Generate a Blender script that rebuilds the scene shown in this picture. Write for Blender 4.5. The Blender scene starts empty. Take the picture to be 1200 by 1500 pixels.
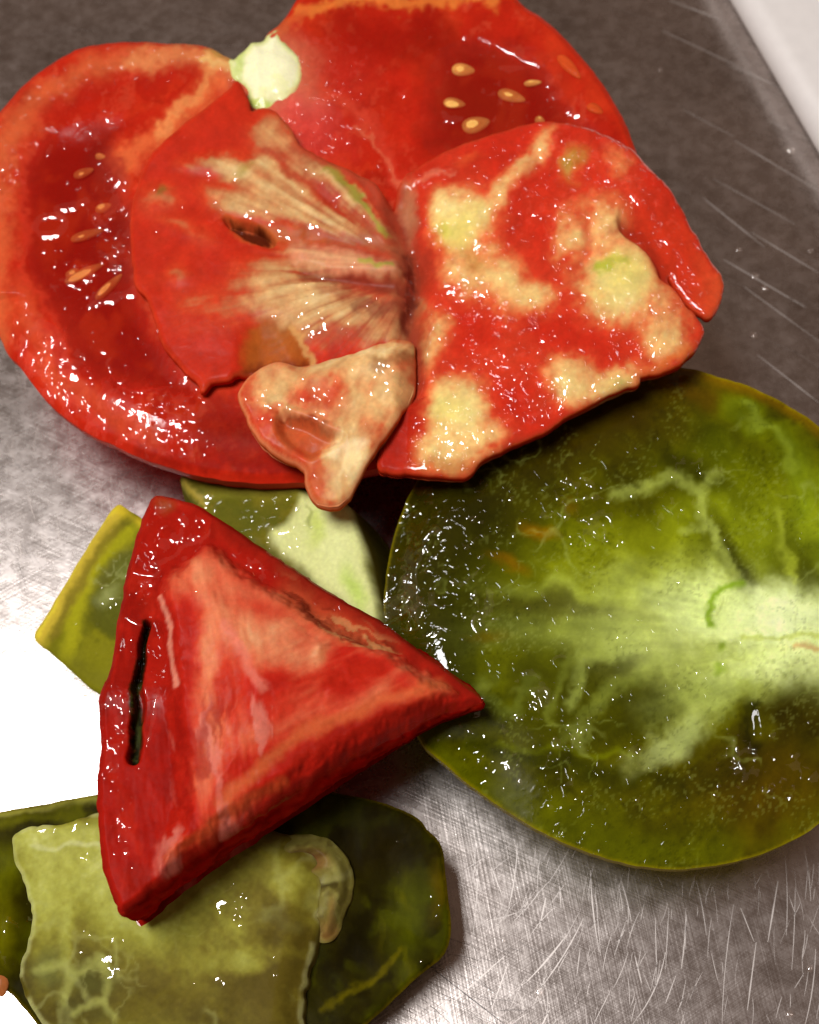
import bpy, bmesh, math, random
import numpy as np
from mathutils import Vector, Matrix

S = 0.01                      # everything below is laid out in centimetres
random.seed(7)
scene = bpy.context.scene
COL = scene.collection

# ------------------------------------------------------------------ camera
TILT = math.radians(24.0)
F_PX = 2080.0                 # focal length in photograph pixels (1200 wide)
CAM = np.array([0.0, -10.575, 25.75])
cam_d = bpy.data.cameras.new("camera")
cam_o = bpy.data.objects.new("camera", cam_d)
COL.objects.link(cam_o)
cam_o.location = Vector(CAM * S)
cam_o.rotation_euler = (TILT, 0, 0)
cam_d.sensor_fit = 'HORIZONTAL'
cam_d.sensor_width = 36.0
cam_d.lens = 36.0 * F_PX / 1200.0
cam_d.clip_start = 0.005
cam_d.clip_end = 50.0
cam_d.dof.use_dof = True
cam_d.dof.focus_distance = 0.232
cam_d.dof.aperture_fstop = 28.0
scene.camera = cam_o

_c, _s = math.cos(TILT), math.sin(TILT)


def ray(U, V):
    U = np.asarray(U, float); V = np.asarray(V, float)
    x = (U - 600.0) / F_PX
    y = -(V - 750.0) / F_PX
    z = -np.ones_like(x)
    return np.stack([x, y * _c - z * _s, y * _s + z * _c], -1)


def at(u, v, z=0.0):
    """Point of the ray through a traced photograph point at height z (cm)."""
    d = ray(u, v)
    t = (z - CAM[2]) / d[..., 2]
    return CAM + d * t[..., None] if d.ndim > 1 else CAM + d * t


class Plane:
    def __init__(self, a, b, c):
        p = [at(*q) for q in (a, b, c)]
        n = np.cross(p[1] - p[0], p[2] - p[0])
        n /= np.linalg.norm(n)
        if n[2] < 0:
            n = -n
        self.p, self.n = p[0], n

    def on(self, U, V):
        d = ray(U, V)
        t = ((self.p - CAM) @ self.n) / (d @ self.n)
        return CAM + d * t[..., None]


# ------------------------------------------------------------------ light
world = bpy.data.worlds.new("World")
scene.world = world
world.use_nodes = True
bg = world.node_tree.nodes["Background"]
bg.inputs[0].default_value = (0.132, 0.083, 0.059, 1)
bg.inputs[1].default_value = 1.0

# kitchen ceiling lamp: stands where the steel mirrors it at the lower left
_p = at(70, 1500, 0.0)
_d = _p - CAM
_d /= np.linalg.norm(_d)
_r = _d * np.array([1, 1, -1])
LAMP = _p + _r * 85.0
ld = bpy.data.lights.new("ceiling_lamp", 'AREA')
ld.shape = 'RECTANGLE'
ld.size, ld.size_y = 0.32, 0.22
ld.energy = 7.3
ld.color = (1.0, 0.972, 0.95)
lo = bpy.data.objects.new("ceiling_lamp", ld)
COL.objects.link(lo)
lo.location = Vector(LAMP * S)
lo.rotation_euler = (Vector((0, 0, 0.02)) - lo.location).to_track_quat('-Z', 'Y').to_euler()

scene.view_settings.view_transform = 'Standard'
scene.view_settings.look = 'None'
scene.view_settings.exposure = 0.0
scene.view_settings.gamma = 1.0
scene.view_settings.use_curve_mapping = False

# ------------------------------------------------------------------ noise + painting helpers
_rng = np.random.RandomState(11)
_perm = np.concatenate([_rng.permutation(512)] * 2)
_vals = _rng.rand(512) * 2 - 1


def vnoise(x, y, seed=0):
    x = x + seed * 37.17; y = y + seed * 91.73
    xi = np.floor(x).astype(int); yi = np.floor(y).astype(int)
    fx = x - xi; fy = y - yi
    fx = fx * fx * fx * (fx * (fx * 6 - 15) + 10)
    fy = fy * fy * fy * (fy * (fy * 6 - 15) + 10)

    def h(a, b):
        return _vals[_perm[(a & 511) + _perm[b & 511] % 512]]
    return ((h(xi, yi) * (1 - fx) + h(xi + 1, yi) * fx) * (1 - fy)
            + (h(xi, yi + 1) * (1 - fx) + h(xi + 1, yi + 1) * fx) * fy)


def fbm(x, y, scale, octv=3, seed=0):
    r = 0.0; a = 1.0; t = 0.0
    for o in range(octv):
        r = r + a * vnoise(x / scale * 2 ** o, y / scale * 2 ** o, seed + o * 3)
        t += a; a *= 0.55
    return r / t


def sstep(e0, e1, x):
    t = np.clip((x - e0) / (e1 - e0 + 1e-9), 0, 1)
    return t * t * (3 - 2 * t)


def lin(c):
    c = np.asarray(c, float) / 255.0
    return np.where(c <= 0.04045, c / 12.92, ((c + 0.055) / 1.055) ** 2.4)


def catmull(pts, n=8, closed=True):
    P = np.asarray(pts, float)
    out = []
    N = len(P)
    rng = range(N) if closed else range(N - 1)
    for i in rng:
        if closed:
            p0, p1, p2, p3 = P[i - 1], P[i], P[(i + 1) % N], P[(i + 2) % N]
        else:
            p0, p1, p2, p3 = P[max(i - 1, 0)], P[i], P[i + 1], P[min(i + 2, N - 1)]
        for k in range(n):
            t = k / n
            out.append(0.5 * ((2 * p1) + (-p0 + p2) * t + (2 * p0 - 5 * p1 + 4 * p2 - p3) * t ** 2
                              + (-p0 + 3 * p1 - 3 * p2 + p3) * t ** 3))
    if not closed:
        out.append(P[-1])
    return np.array(out)


def seg_dist(U, V, P, closed):
    """distance to a polyline, nearest point and arc parameter 0..1"""
    best = np.full(U.shape, 1e9)
    bx = np.zeros_like(best); by = np.zeros_like(best); bt = np.zeros_like(best)
    M = len(P) if closed else len(P) - 1
    for i in range(M):
        a, b = P[i], P[(i + 1) % len(P)]
        d = b - a
        L2 = d @ d + 1e-9
        t = np.clip(((U - a[0]) * d[0] + (V - a[1]) * d[1]) / L2, 0, 1)
        x = a[0] + t * d[0]; y = a[1] + t * d[1]
        q = (U - x) ** 2 + (V - y) ** 2
        m = q < best
        best[m] = q[m]; bx[m] = x[m]; by[m] = y[m]; bt[m] = ((i + t) / M)[m]
    return np.sqrt(best), bx, by, bt


def inside(U, V, P):
    r = np.zeros(U.shape, bool)
    j = len(P) - 1
    for i in range(len(P)):
        xi, yi = P[i]; xj, yj = P[j]
        c = ((yi > V) != (yj > V)) & (U < (xj - xi) * (V - yi) / (yj - yi + 1e-12) + xi)
        r ^= c
        j = i
    return r


def sdf(U, V, P):
    d, bx, by, _ = seg_dist(U, V, P, True)
    return np.where(inside(U, V, P), d, -d), bx, by


class Paint:
    """Pigment, relief (cm) and wetness of one cut face."""

    def __init__(self, U, V, d, base, seed=0, warp=9.0):
        self.U, self.V, self.d, self.seed = U, V, d, seed
        self.rgb = np.tile(lin(base), (len(U), 1))
        self.h = np.zeros(len(U)); self.wet = np.full(len(U), 0.25)
        self.set_warp(warp)

    def set_warp(self, w, fine=3.0):
        U, V, s = self.U, self.V, self.seed
        self.x = U + w * fbm(U, V, 46, 2, s + 1) * 1.6 + fine * fbm(U, V, 9, 2, s + 2)
        self.y = V + w * fbm(U, V, 46, 2, s + 5) * 1.6 + fine * fbm(U, V, 9, 2, s + 6)

    def mix(self, m, col=None, a=1.0, h=None, wet=None):
        m = np.clip(m, 0, 1)
        if col is not None:
            k = (m * a)[:, None]
            self.rgb = self.rgb * (1 - k) + lin(col) * k
        if h is not None:
            self.h = self.h + m * h
        if wet is not None:
            self.wet = self.wet * (1 - m) + wet * m
        return m

    def blob(self, cx, cy, rx, ry, rot, col=None, a=1.0, soft=0.6, h=None, wet=None):
        c, s = math.cos(math.radians(rot)), math.sin(math.radians(rot))

        def m(X, Y):
            x, y = X - cx, Y - cy
            q = np.sqrt(((x * c + y * s) / rx) ** 2 + ((-x * s + y * c) / ry) ** 2)
            return 1 - sstep(1 - soft, 1 + soft * 0.6, q)
        if h is not None:
            self.h = self.h + m(self.U, self.V) * h
        return self.mix(m(self.x, self.y), col, a, None, wet)

    def stroke(self, pts, w0, col=None, a=1.0, soft=0.6, w1=None, h=None, wet=None, sm=4):
        P = catmull(pts, sm, False) if sm > 1 and len(pts) > 2 else np.asarray(pts, float)
        lo_, hi_ = P.min(0) - 60, P.max(0) + 60
        near = (self.U > lo_[0]) & (self.U < hi_[0]) & (self.V > lo_[1]) & (self.V < hi_[1])

        def mk(X, Y):
            m = np.zeros(len(self.U))
            d, _, _, t = seg_dist(X[near], Y[near], P, False)
            w = w0 + ((w0 if w1 is None else w1) - w0) * t
            m[near] = 1 - sstep(w * (1 - soft), w * (1 + soft * 0.6), d)
            return m
        if h is not None:
            self.h = self.h + mk(self.U, self.V) * h
        return self.mix(mk(self.x, self.y), col, a, None, wet)

    def field(self, blobs, raw=False):
        """soft-edged scalar field 0..1 from gaussian blobs (cx, cy, rx, ry, rot, amount)"""
        X, Y = (self.U, self.V) if raw else (self.x, self.y)
        f = np.ones(len(self.U))
        for (cx, cy, rx, ry, rot, am) in blobs:
            c, s = math.cos(math.radians(rot)), math.sin(math.radians(rot))
            x, y = X - cx, Y - cy
            q = ((x * c + y * s) / rx) ** 2 + ((-x * s + y * c) / ry) ** 2
            f = f * (1 - am * np.exp(-0.85 * q ** 1.25))
        return 1 - f

    def ramp(self, f, stops, mask=1.0, a=1.0):
        """pigment through a colour ramp: stops (position, sRGB)"""
        xs = [q[0] for q in stops]
        cs = np.array([lin(q[1]) for q in stops])
        c = np.stack([np.interp(f, xs, cs[:, k]) for k in range(3)], -1)
        k = (np.clip(mask, 0, 1) * a * np.ones(len(f)))[:, None]
        self.rgb = self.rgb * (1 - k) + c * k

    def veins(self, scale, width, col, a, mask=1.0, seed=0):
        n = np.abs(fbm(self.x, self.y, scale, 3, self.seed + 60 + seed))
        return self.mix((1 - sstep(0, width, n)) * mask, col, a)

    softmul = 1.0
    halo = None

    def poly(self, pts, col=None, a=1.0, soft=6.0, h=None, wet=None, sm=5, hs=15.0):
        P = catmull(pts, sm) if sm > 1 else np.asarray(pts, float)
        d, _, _ = sdf(self.x, self.y, P)
        if h is not None:
            d2, _, _ = sdf(self.U, self.V, P)
            self.h = self.h + h * sstep(-hs * 0.6, hs, d2)
        s_ = soft * self.softmul
        if self.halo is not None and col is not None and soft > 4:
            self.mix(sstep(-s_ * 2.2, s_ * 1.2, d), self.halo, 0.55 * a)
        return self.mix(sstep(-s_, s_, d), col, a, None, wet)

    def deepen(self, g=1.2, k=1.1, sat=1.0):
        self.rgb = np.clip(self.rgb, 1e-5, 1) ** g * k
        if sat != 1.0:
            l = self.rgb.mean(1, keepdims=True)
            self.rgb = np.clip(l + (self.rgb - l) * sat, 0.0008, 1)

    def warm(self, g=0.017, b=0.007):
        r = self.rgb[:, 0]
        self.rgb[:, 1] += g * r
        self.rgb[:, 2] += b * r

    def grain(self, amt=0.12, scale=5, octv=2, seed=0):
        n = fbm(self.U, self.V, scale, octv, self.seed + 20 + seed)
        self.rgb = self.rgb * np.clip(1 + amt * n, 0.2, 2)[:, None]

    def patches(self, col, scale, lo_, hi_, a, mask=1.0, seed=0, stretch=None, octv=3):
        x, y = self.x, self.y
        if stretch:
            ang, k = math.radians(stretch[0]), stretch[1]
            c, s = math.cos(ang), math.sin(ang)
            x, y = (x * c + y * s) / k, -x * s + y * c
        n = fbm(x, y, scale, octv, self.seed + 40 + seed)
        return self.mix(sstep(lo_, hi_, n) * mask, col, a)


# ------------------------------------------------------------------ object helpers
def tag(o, label=None, cat=None, group=None, kind=None):
    if label: o["label"] = label
    if cat: o["category"] = cat
    if group: o["group"] = group
    if kind: o["kind"] = kind
    return o


def empty(name, loc_cm, label, cat, group=None):
    o = bpy.data.objects.new(name, None)
    o.empty_display_size = 0.01
    o.location = Vector(np.asarray(loc_cm) * S)
    COL.objects.link(o)
    bpy.context.view_layer.update()
    return tag(o, label, cat, group)


def link(name, me, mat, parent=None):
    o = bpy.data.objects.new(name, me)
    if mat: me.materials.append(mat)
    COL.objects.link(o)
    if parent:
        o.parent = parent
        o.matrix_parent_inverse = Matrix.Translation(parent.location).inverted()
    return o


def mesh_from(name, verts_cm, faces, rgb=None, wet=None, smooth=True):
    me = bpy.data.meshes.new(name)
    me.from_pydata((np.asarray(verts_cm) * S).tolist(), [], faces)
    if rgb is not None:
        at_ = me.attributes.new("Col", 'FLOAT_COLOR', 'POINT')
        c = np.ones((len(verts_cm), 4)); c[:, :rgb.shape[1]] = np.clip(rgb, 0, 1)
        at_.data.foreach_set("color", c.ravel())
    if wet is not None:
        aw = me.attributes.new("wet", 'FLOAT', 'POINT')
        aw.data.foreach_set("value", np.asarray(wet, float))
    if smooth:
        me.polygons.foreach_set("use_smooth", [True] * len(me.polygons))
    me.update()
    return me


def patch_grid(outline, step, sm=6, jitter=1.2, seed=0):
    P = catmull(outline, sm) if sm > 1 else np.asarray(outline, float)
    P = P + jitter * np.stack([fbm(P[:, 0], P[:, 1], 14, 2, seed + 70), fbm(P[:, 0], P[:, 1], 14, 2, seed + 75)], -1)
    lo_, hi_ = P.min(0) - step, P.max(0) + step
    xs = np.arange(lo_[0], hi_[0], step); ys = np.arange(lo_[1], hi_[1], step)
    gx, gy = np.meshgrid(xs, ys)
    U, V = gx.ravel(), gy.ravel()
    d, bx, by = sdf(U, V, P)
    nx = len(xs)
    keep = (d > 0.35 * step).reshape(gx.shape)
    q = keep[:-1, :-1] & keep[1:, :-1] & keep[:-1, 1:] & keep[1:, 1:]
    jj, ii = np.nonzero(q)
    a = jj * nx + ii
    F = np.stack([a + nx, a + nx + 1, a + 1, a], -1)      # v grows downwards: this order faces the viewer
    used = np.unique(F)
    remap = np.full(len(U), -1); remap[used] = np.arange(len(used))
    F = remap[F]
    U, V, d, bx, by = U[used], V[used], d[used], bx[used], by[used]
    E = np.concatenate([F[:, [0, 1]], F[:, [1, 2]], F[:, [2, 3]], F[:, [3, 0]]])
    key = np.sort(E, 1)
    uq, inv, cnt = np.unique(key, axis=0, return_inverse=True, return_counts=True)
    be = E[cnt[inv.ravel()] == 1]
    bv = np.unique(be)
    U[bv], V[bv], d[bv] = bx[bv], by[bv], 0.0
    return U, V, d, F, be, bv, P, (lo_[0], lo_[1], step, len(xs), len(ys), used)


def outward(P3, be, nv, plane_n):
    """outward in-plane normals at boundary vertices"""
    n = np.zeros((nv, 3))
    t = P3[be[:, 1]] - P3[be[:, 0]]
    o = np.cross(t, plane_n)
    np.add.at(n, be[:, 0], o); np.add.at(n, be[:, 1], o)
    # average a little along the rim
    for _ in range(6):
        m = n.copy()
        np.add.at(m, be[:, 0], n[be[:, 1]]); np.add.at(m, be[:, 1], n[be[:, 0]])
        n = m / 3.0
    l = np.linalg.norm(n, axis=1)
    n[l > 0] /= l[l > 0][:, None]
    return n


def make_patch(outline, plane, func, step=2.3, rings=None, side_col=None, bottom=None,
               sm=6, jitter=1.2, seed=0, split_skin=False):
    """Dense cut face with relief, plus side walls given by rings(P, n, U, V, k)->list of ring points.
    returns dict with meshes"""
    U, V, d, F, be, bv, P, gi = patch_grid(outline, step, sm, jitter, seed)
    pt = func(U, V, d)
    base = plane.on(U, V)
    top = base + plane.n * pt.h[:, None]
    ras = np.full((gi[4] * gi[3], 3), np.nan); ras[gi[5]] = top
    out = {'U': U, 'V': V, 'top': top, 'ras': ras.reshape(gi[4], gi[3], 3), 'gi': gi, 'n': plane.n}
    verts = [top]; rgb = [pt.rgb]; wet = [pt.wet]; faces = F.tolist()
    nrm = outward(top, be, len(U), plane.n)
    skin_v = []; skin_f = []; skin_c = []
    if rings is not None:
        R = rings(top[bv], nrm[bv], U[bv], V[bv])
        loc = np.full(len(U), -1); loc[bv] = np.arange(len(bv))
        a, b = loc[be[:, 0]], loc[be[:, 1]]
        K = len(bv)
        if split_skin:
            allr = [top[bv]] + R
            skin_v = np.concatenate(allr)
            for k in range(len(R)):
                skin_f += np.stack([a + k * K, a + (k + 1) * K, b + (k + 1) * K, b + k * K], -1).tolist()
            c = [side_col(U[bv], V[bv], k, len(allr)) for k in range(len(allr))]
            skin_c = np.concatenate(c)
        else:
            off = len(top)
            prev = bv.copy()
            for k, r in enumerate(R):
                verts.append(r)
                rgb.append(side_col(U[bv], V[bv], k + 1, len(R) + 1) if side_col else pt.rgb[bv])
                wet.append(np.full(K, 0.0))
                pa = prev[a] if k == 0 else a + off - K
                pb = prev[b] if k == 0 else b + off - K
                faces += np.stack([pa, a + off, b + off, pb], -1).tolist()
                off += K
    if bottom is not None and not split_skin:
        # closed underside, a copy of the grid pushed down
        off = sum(len(v) for v in verts)
        bot = bottom(base, U, V, d)
        verts.append(bot); rgb.append(pt.rgb * 0.9); wet.append(np.full(len(bot), 0.2))
        faces += (F[:, ::-1] + off).tolist()
    out['mesh'] = mesh_from("flesh", np.concatenate(verts), faces, np.concatenate(rgb), np.concatenate(wet))
    if split_skin:
        out['skin'] = mesh_from("skin", skin_v, skin_f, skin_c, np.full(len(skin_v), 0.05))
    out['paint'] = pt
    out['bv'] = bv
    return out


# ------------------------------------------------------------------ materials
def new_mat(name):
    m = bpy.data.materials.new(name)
    m.use_nodes = True
    nt = m.node_tree
    return m, nt, nt.nodes["Principled BSDF"]


def nd(nt, typ, **kw):
    n = nt.nodes.new(typ)
    for k, v in kw.items():
        if k in n.inputs.keys() if hasattr(n.inputs, 'keys') else False:
            n.inputs[k].default_value = v
        else:
            setattr(n, k, v)
    return n


def flesh_material(name, sss=0.2, sss_col=(1.0, 0.3, 0.12), rough=0.42, coat=1.0, coat_rough=0.022,
                   film=0.00022, film_scale=480, fine_scale=1500, grain=0.00002, alpha=1.0):
    m, nt, b = new_mat(name)
    L = nt.links
    ca = nd(nt, 'ShaderNodeAttribute', attribute_name="Col")
    wa = nd(nt, 'ShaderNodeAttribute', attribute_name="wet")
    tc = nd(nt, 'ShaderNodeTexCoord')
    n1 = nd(nt, 'ShaderNodeTexNoise'); n1.inputs['Scale'].default_value = 1400; n1.inputs['Detail'].default_value = 3
    L.new(tc.outputs['Object'], n1.inputs['Vector'])
    mr = nd(nt, 'ShaderNodeMapRange'); mr.inputs['From Min'].default_value = 0.25; mr.inputs['From Max'].default_value = 0.75
    mr.inputs['To Min'].default_value = 0.93; mr.inputs['To Max'].default_value = 1.06
    L.new(n1.outputs['Fac'], mr.inputs['Value'])
    mx = nd(nt, 'ShaderNodeVectorMath', operation='SCALE')
    L.new(ca.outputs['Color'], mx.inputs[0]); L.new(mr.outputs[0], mx.inputs['Scale'])
    L.new(mx.outputs[0], b.inputs['Base Color'])
    b.inputs['Roughness'].default_value = rough
    b.inputs['IOR'].default_value = 1.36
    b.inputs['Subsurface Weight'].default_value = sss
    b.inputs['Subsurface Radius'].default_value = sss_col
    b.inputs['Subsurface Scale'].default_value = 0.0022
    # cell grain
    g = nd(nt, 'ShaderNodeTexNoise'); g.inputs['Scale'].default_value = 2600; g.inputs['Detail'].default_value = 2
    L.new(tc.outputs['Object'], g.inputs['Vector'])
    bu = nd(nt, 'ShaderNodeBump'); bu.inputs['Strength'].default_value = 1.0; bu.inputs['Distance'].default_value = grain
    L.new(g.outputs['Fac'], bu.inputs['Height']); L.new(bu.outputs[0], b.inputs['Normal'])
    # juice film: flat, with sparse beads and ridges standing out of it
    f1 = nd(nt, 'ShaderNodeTexNoise'); f1.inputs['Scale'].default_value = film_scale; f1.inputs['Detail'].default_value = 1.5
    f1.inputs['Distortion'].default_value = 1.2
    f2 = nd(nt, 'ShaderNodeTexNoise'); f2.inputs['Scale'].default_value = fine_scale; f2.inputs['Detail'].default_value = 1.0
    L.new(tc.outputs['Object'], f1.inputs['Vector']); L.new(tc.outputs['Object'], f2.inputs['Vector'])
    q1 = nd(nt, 'ShaderNodeMapRange'); q1.interpolation_type = 'SMOOTHSTEP'
    q1.inputs['From Min'].default_value = 0.53; q1.inputs['From Max'].default_value = 0.72
    q2 = nd(nt, 'ShaderNodeMapRange'); q2.interpolation_type = 'SMOOTHSTEP'
    q2.inputs['From Min'].default_value = 0.58; q2.inputs['From Max'].default_value = 0.78
    q2.inputs['To Max'].default_value = 0.05
    L.new(f1.outputs['Fac'], q1.inputs['Value']); L.new(f2.outputs['Fac'], q2.inputs['Value'])
    ad = nd(nt, 'ShaderNodeMath', operation='ADD')
    L.new(q1.outputs[0], ad.inputs[0]); L.new(q2.outputs[0], ad.inputs[1])
    mu = nd(nt, 'ShaderNodeMath', operation='MULTIPLY')
    L.new(ad.outputs[0], mu.inputs[0]); L.new(wa.outputs['Fac'], mu.inputs[1])
    b2 = nd(nt, 'ShaderNodeBump'); b2.inputs['Strength'].default_value = 1.0; b2.inputs['Distance'].default_value = film
    L.new(mu.outputs[0], b2.inputs['Height'])
    L.new(b2.outputs[0], b.inputs['Coat Normal'])
    b.inputs['Specular IOR Level'].default_value = 0.0
    cw = nd(nt, 'ShaderNodeMath', operation='MULTIPLY'); cw.inputs[1].default_value = 2.4 * coat; cw.use_clamp = True
    L.new(wa.outputs['Fac'], cw.inputs[0]); L.new(cw.outputs[0], b.inputs['Coat Weight'])
    b.inputs['Coat Roughness'].default_value = coat_rough
    crm = nd(nt, 'ShaderNodeMapRange'); crm.interpolation_type = 'SMOOTHSTEP'
    crm.inputs['From Min'].default_value = 0.05; crm.inputs['From Max'].default_value = 0.20
    crm.inputs['To Min'].default_value = 0.40; crm.inputs['To Max'].default_value = coat_rough
    L.new(wa.outputs['Fac'], crm.inputs['Value']); L.new(crm.outputs[0], b.inputs['Coat Roughness'])
    b.inputs['Coat IOR'].default_value = 1.5
    if alpha < 1.0:
        # translucent gel: tinted see-through body under a full-strength glossy surface
        b.inputs['Coat Weight'].default_value = 0.0
        b.inputs['Specular IOR Level'].default_value = 0.0
        for l_ in list(b.inputs['Coat Weight'].links): L.remove(l_)
        tr = nd(nt, 'ShaderNodeBsdfTransparent')
        al = nd(nt, 'ShaderNodeMath', operation='MULTIPLY'); al.inputs[1].default_value = alpha
        L.new(ca.outputs['Alpha'], al.inputs[0])
        m1 = nd(nt, 'ShaderNodeMixShader')
        L.new(al.outputs[0], m1.inputs[0]); L.new(tr.outputs[0], m1.inputs[1]); L.new(b.outputs[0], m1.inputs[2])
        gl_ = nd(nt, 'ShaderNodeBsdfGlossy'); gl_.inputs['Roughness'].default_value = 0.06
        L.new(b2.outputs[0], gl_.inputs['Normal'])
        fr = nd(nt, 'ShaderNodeFresnel'); fr.inputs['IOR'].default_value = 1.5
        L.new(b2.outputs[0], fr.inputs['Normal'])
        m2 = nd(nt, 'ShaderNodeMixShader')
        L.new(fr.outputs[0], m2.inputs[0]); L.new(m1.outputs[0], m2.inputs[1]); L.new(gl_.outputs[0], m2.inputs[2])
        L.new(m2.outputs[0], nt.nodes["Material Output"].inputs['Surface'])
    return m


M_red = flesh_material("red_tomato_flesh")
M_green = flesh_material("green_tomato_flesh", sss_col=(0.6, 0.8, 0.2))
M_green_dull = flesh_material("green_tomato_flesh_dull", sss=0.5, sss_col=(0.6, 0.8, 0.2), coat=0.25, coat_rough=0.10)
M_green_dull.node_tree.nodes["Principled BSDF"].inputs["Specular IOR Level"].default_value = 0.02
M_redskin = flesh_material("red_tomato_skin", sss=0.08, rough=0.3, film=0.00004, film_scale=200, grain=0.00002, coat_rough=0.08)
M_greenskin = flesh_material("green_tomato_skin", sss=0.08, sss_col=(0.6, 0.8, 0.2), rough=0.3, film=0.00004, film_scale=200, grain=0.00002, coat_rough=0.08)
M_redgel = flesh_material("red_gel", sss=0.0, rough=0.2, film=0.00012, film_scale=220, coat_rough=0.02, alpha=0.5, grain=0.00003)
M_greengel = flesh_material("green_gel", sss=0.0, rough=0.2, film=0.0002, film_scale=300, coat_rough=0.02, alpha=0.7, grain=0.00003)
M_seed = flesh_material("tomato_seed", sss=0.15, rough=0.5, film=0.0001, film_scale=900, coat=0.12, coat_rough=0.15)


def drop_material(name="clear_juice", spec=0.115, tint=(1, 1, 1)):
    """clear liquid: lets everything through and adds a surface reflection"""
    m, nt, b = new_mat(name)
    L = nt.links
    tr = nd(nt, 'ShaderNodeBsdfTransparent'); tr.inputs[0].default_value = (*tint, 1)
    gl_ = nd(nt, 'ShaderNodeBsdfGlossy'); gl_.inputs['Roughness'].default_value = 0.09
    gl_.inputs['Color'].default_value = (spec, spec, spec, 1)
    ad = nd(nt, 'ShaderNodeAddShader')
    L.new(tr.outputs[0], ad.inputs[0]); L.new(gl_.outputs[0], ad.inputs[1])
    L.new(ad.outputs[0], nt.nodes["Material Output"].inputs['Surface'])
    nt.nodes.remove(b)
    return m


M_drop = drop_material()


def steel_material():
    m, nt, b = new_mat("scratched_steel")
    L = nt.links
    tc = nd(nt, 'ShaderNodeTexCoord')
    b.inputs['Metallic'].default_value = 1.0
    big = nd(nt, 'ShaderNodeTexNoise'); big.inputs['Scale'].default_value = 45; big.inputs['Detail'].default_value = 5; big.inputs['Roughness'].default_value = 0.65
    mid = nd(nt, 'ShaderNodeTexNoise'); mid.inputs['Scale'].default_value = 260; mid.inputs['Detail'].default_value = 4; mid.inputs['Roughness'].default_value = 0.7
    L.new(tc.outputs['Object'], big.inputs['Vector']); L.new(tc.outputs['Object'], mid.inputs['Vector'])
    add = nd(nt, 'ShaderNodeMath', operation='ADD'); L.new(big.outputs['Fac'], add.inputs[0]); L.new(mid.outputs['Fac'], add.inputs[1])
    cr = nd(nt, 'ShaderNodeValToRGB')
    cr.color_ramp.elements[0].position = 0.34; cr.color_ramp.elements[0].color = (0.42, 0.375, 0.35, 1)
    cr.color_ramp.elements[1].position = 0.67; cr.color_ramp.elements[1].color = (0.74, 0.685, 0.66, 1)
    hv = nd(nt, 'ShaderNodeMath', operation='MULTIPLY'); hv.inputs[1].default_value = 0.5
    L.new(add.outputs[0], hv.inputs[0]); L.new(hv.outputs[0], cr.inputs['Fac'])
    L.new(cr.outputs['Color'], b.inputs['Base Color'])
    rr = nd(nt, 'ShaderNodeMapRange'); rr.inputs['From Min'].default_value = 0.3; rr.inputs['From Max'].default_value = 0.7
    rr.inputs['To Min'].default_value = 0.235; rr.inputs['To Max'].default_value = 0.31
    L.new(mid.outputs['Fac'], rr.inputs['Value']); L.new(rr.outputs[0], b.inputs['Roughness'])
    # fine crossing hairline scratches
    heights = []
    for i, (ang, sx, sy) in enumerate(((-32, 3200, 35), (80, 2600, 40), (25, 3000, 60))):
        mp = nd(nt, 'ShaderNodeMapping')
        mp.inputs['Rotation'].default_value = (0, 0, math.radians(ang))
        L.new(tc.outputs['Object'], mp.inputs['Vector'])
        sc = nd(nt, 'ShaderNodeMapping'); sc.inputs['Scale'].default_value = (sy, sx, 1); sc.inputs['Location'].default_value = (i * 3.1, i * 7.7, i)
        L.new(mp.outputs[0], sc.inputs['Vector'])
        nz = nd(nt, 'ShaderNodeTexNoise'); nz.inputs['Scale'].default_value = 1.0; nz.inputs['Detail'].default_value = 2.0
        L.new(sc.outputs[0], nz.inputs['Vector'])
        heights.append(nz.outputs['Fac'])
    s1 = nd(nt, 'ShaderNodeMath', operation='ADD'); L.new(heights[0], s1.inputs[0]); L.new(heights[1], s1.inputs[1])
    s2 = nd(nt, 'ShaderNodeMath', operation='ADD'); L.new(s1.outputs[0], s2.inputs[0]); L.new(heights[2], s2.inputs[1])
    s3 = nd(nt, 'ShaderNodeMath', operation='MULTIPLY_ADD'); s3.inputs[1].default_value = 2.0
    L.new(mid.outputs['Fac'], s3.inputs[0]); L.new(s2.outputs[0], s3.inputs[2])
    bu = nd(nt, 'ShaderNodeBump'); bu.inputs['Strength'].default_value = 1.0; bu.inputs['Distance'].default_value = 0.000019
    L.new(s3.outputs[0], bu.inputs['Height']); L.new(bu.outputs[0], b.inputs['Normal'])
    return m


def plain(name, col, rough=0.5, metal=0.0, bump=0.0, bscale=600):
    m, nt, b = new_mat(name)
    L = nt.links
    tc = nd(nt, 'ShaderNodeTexCoord')
    n = nd(nt, 'ShaderNodeTexNoise'); n.inputs['Scale'].default_value = bscale; n.inputs['Detail'].default_value = 4
    L.new(tc.outputs['Object'], n.inputs['Vector'])
    mr = nd(nt, 'ShaderNodeMapRange'); mr.inputs['To Min'].default_value = 0.92; mr.inputs['To Max'].default_value = 1.06
    L.new(n.outputs['Fac'], mr.inputs['Value'])
    rgb = nd(nt, 'ShaderNodeRGB'); rgb.outputs[0].default_value = (*col, 1)
    mx = nd(nt, 'ShaderNodeVectorMath', operation='SCALE')
    L.new(rgb.outputs[0], mx.inputs[0]); L.new(mr.outputs[0], mx.inputs['Scale'])
    L.new(mx.outputs[0], b.inputs['Base Color'])
    b.inputs['Roughness'].default_value = rough
    b.inputs['Metallic'].default_value = metal
    if bump:
        bu = nd(nt, 'ShaderNodeBump'); bu.inputs['Distance'].default_value = bump
        L.new(n.outputs['Fac'], bu.inputs['Height']); L.new(bu.outputs[0], b.inputs['Normal'])
    return m


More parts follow.
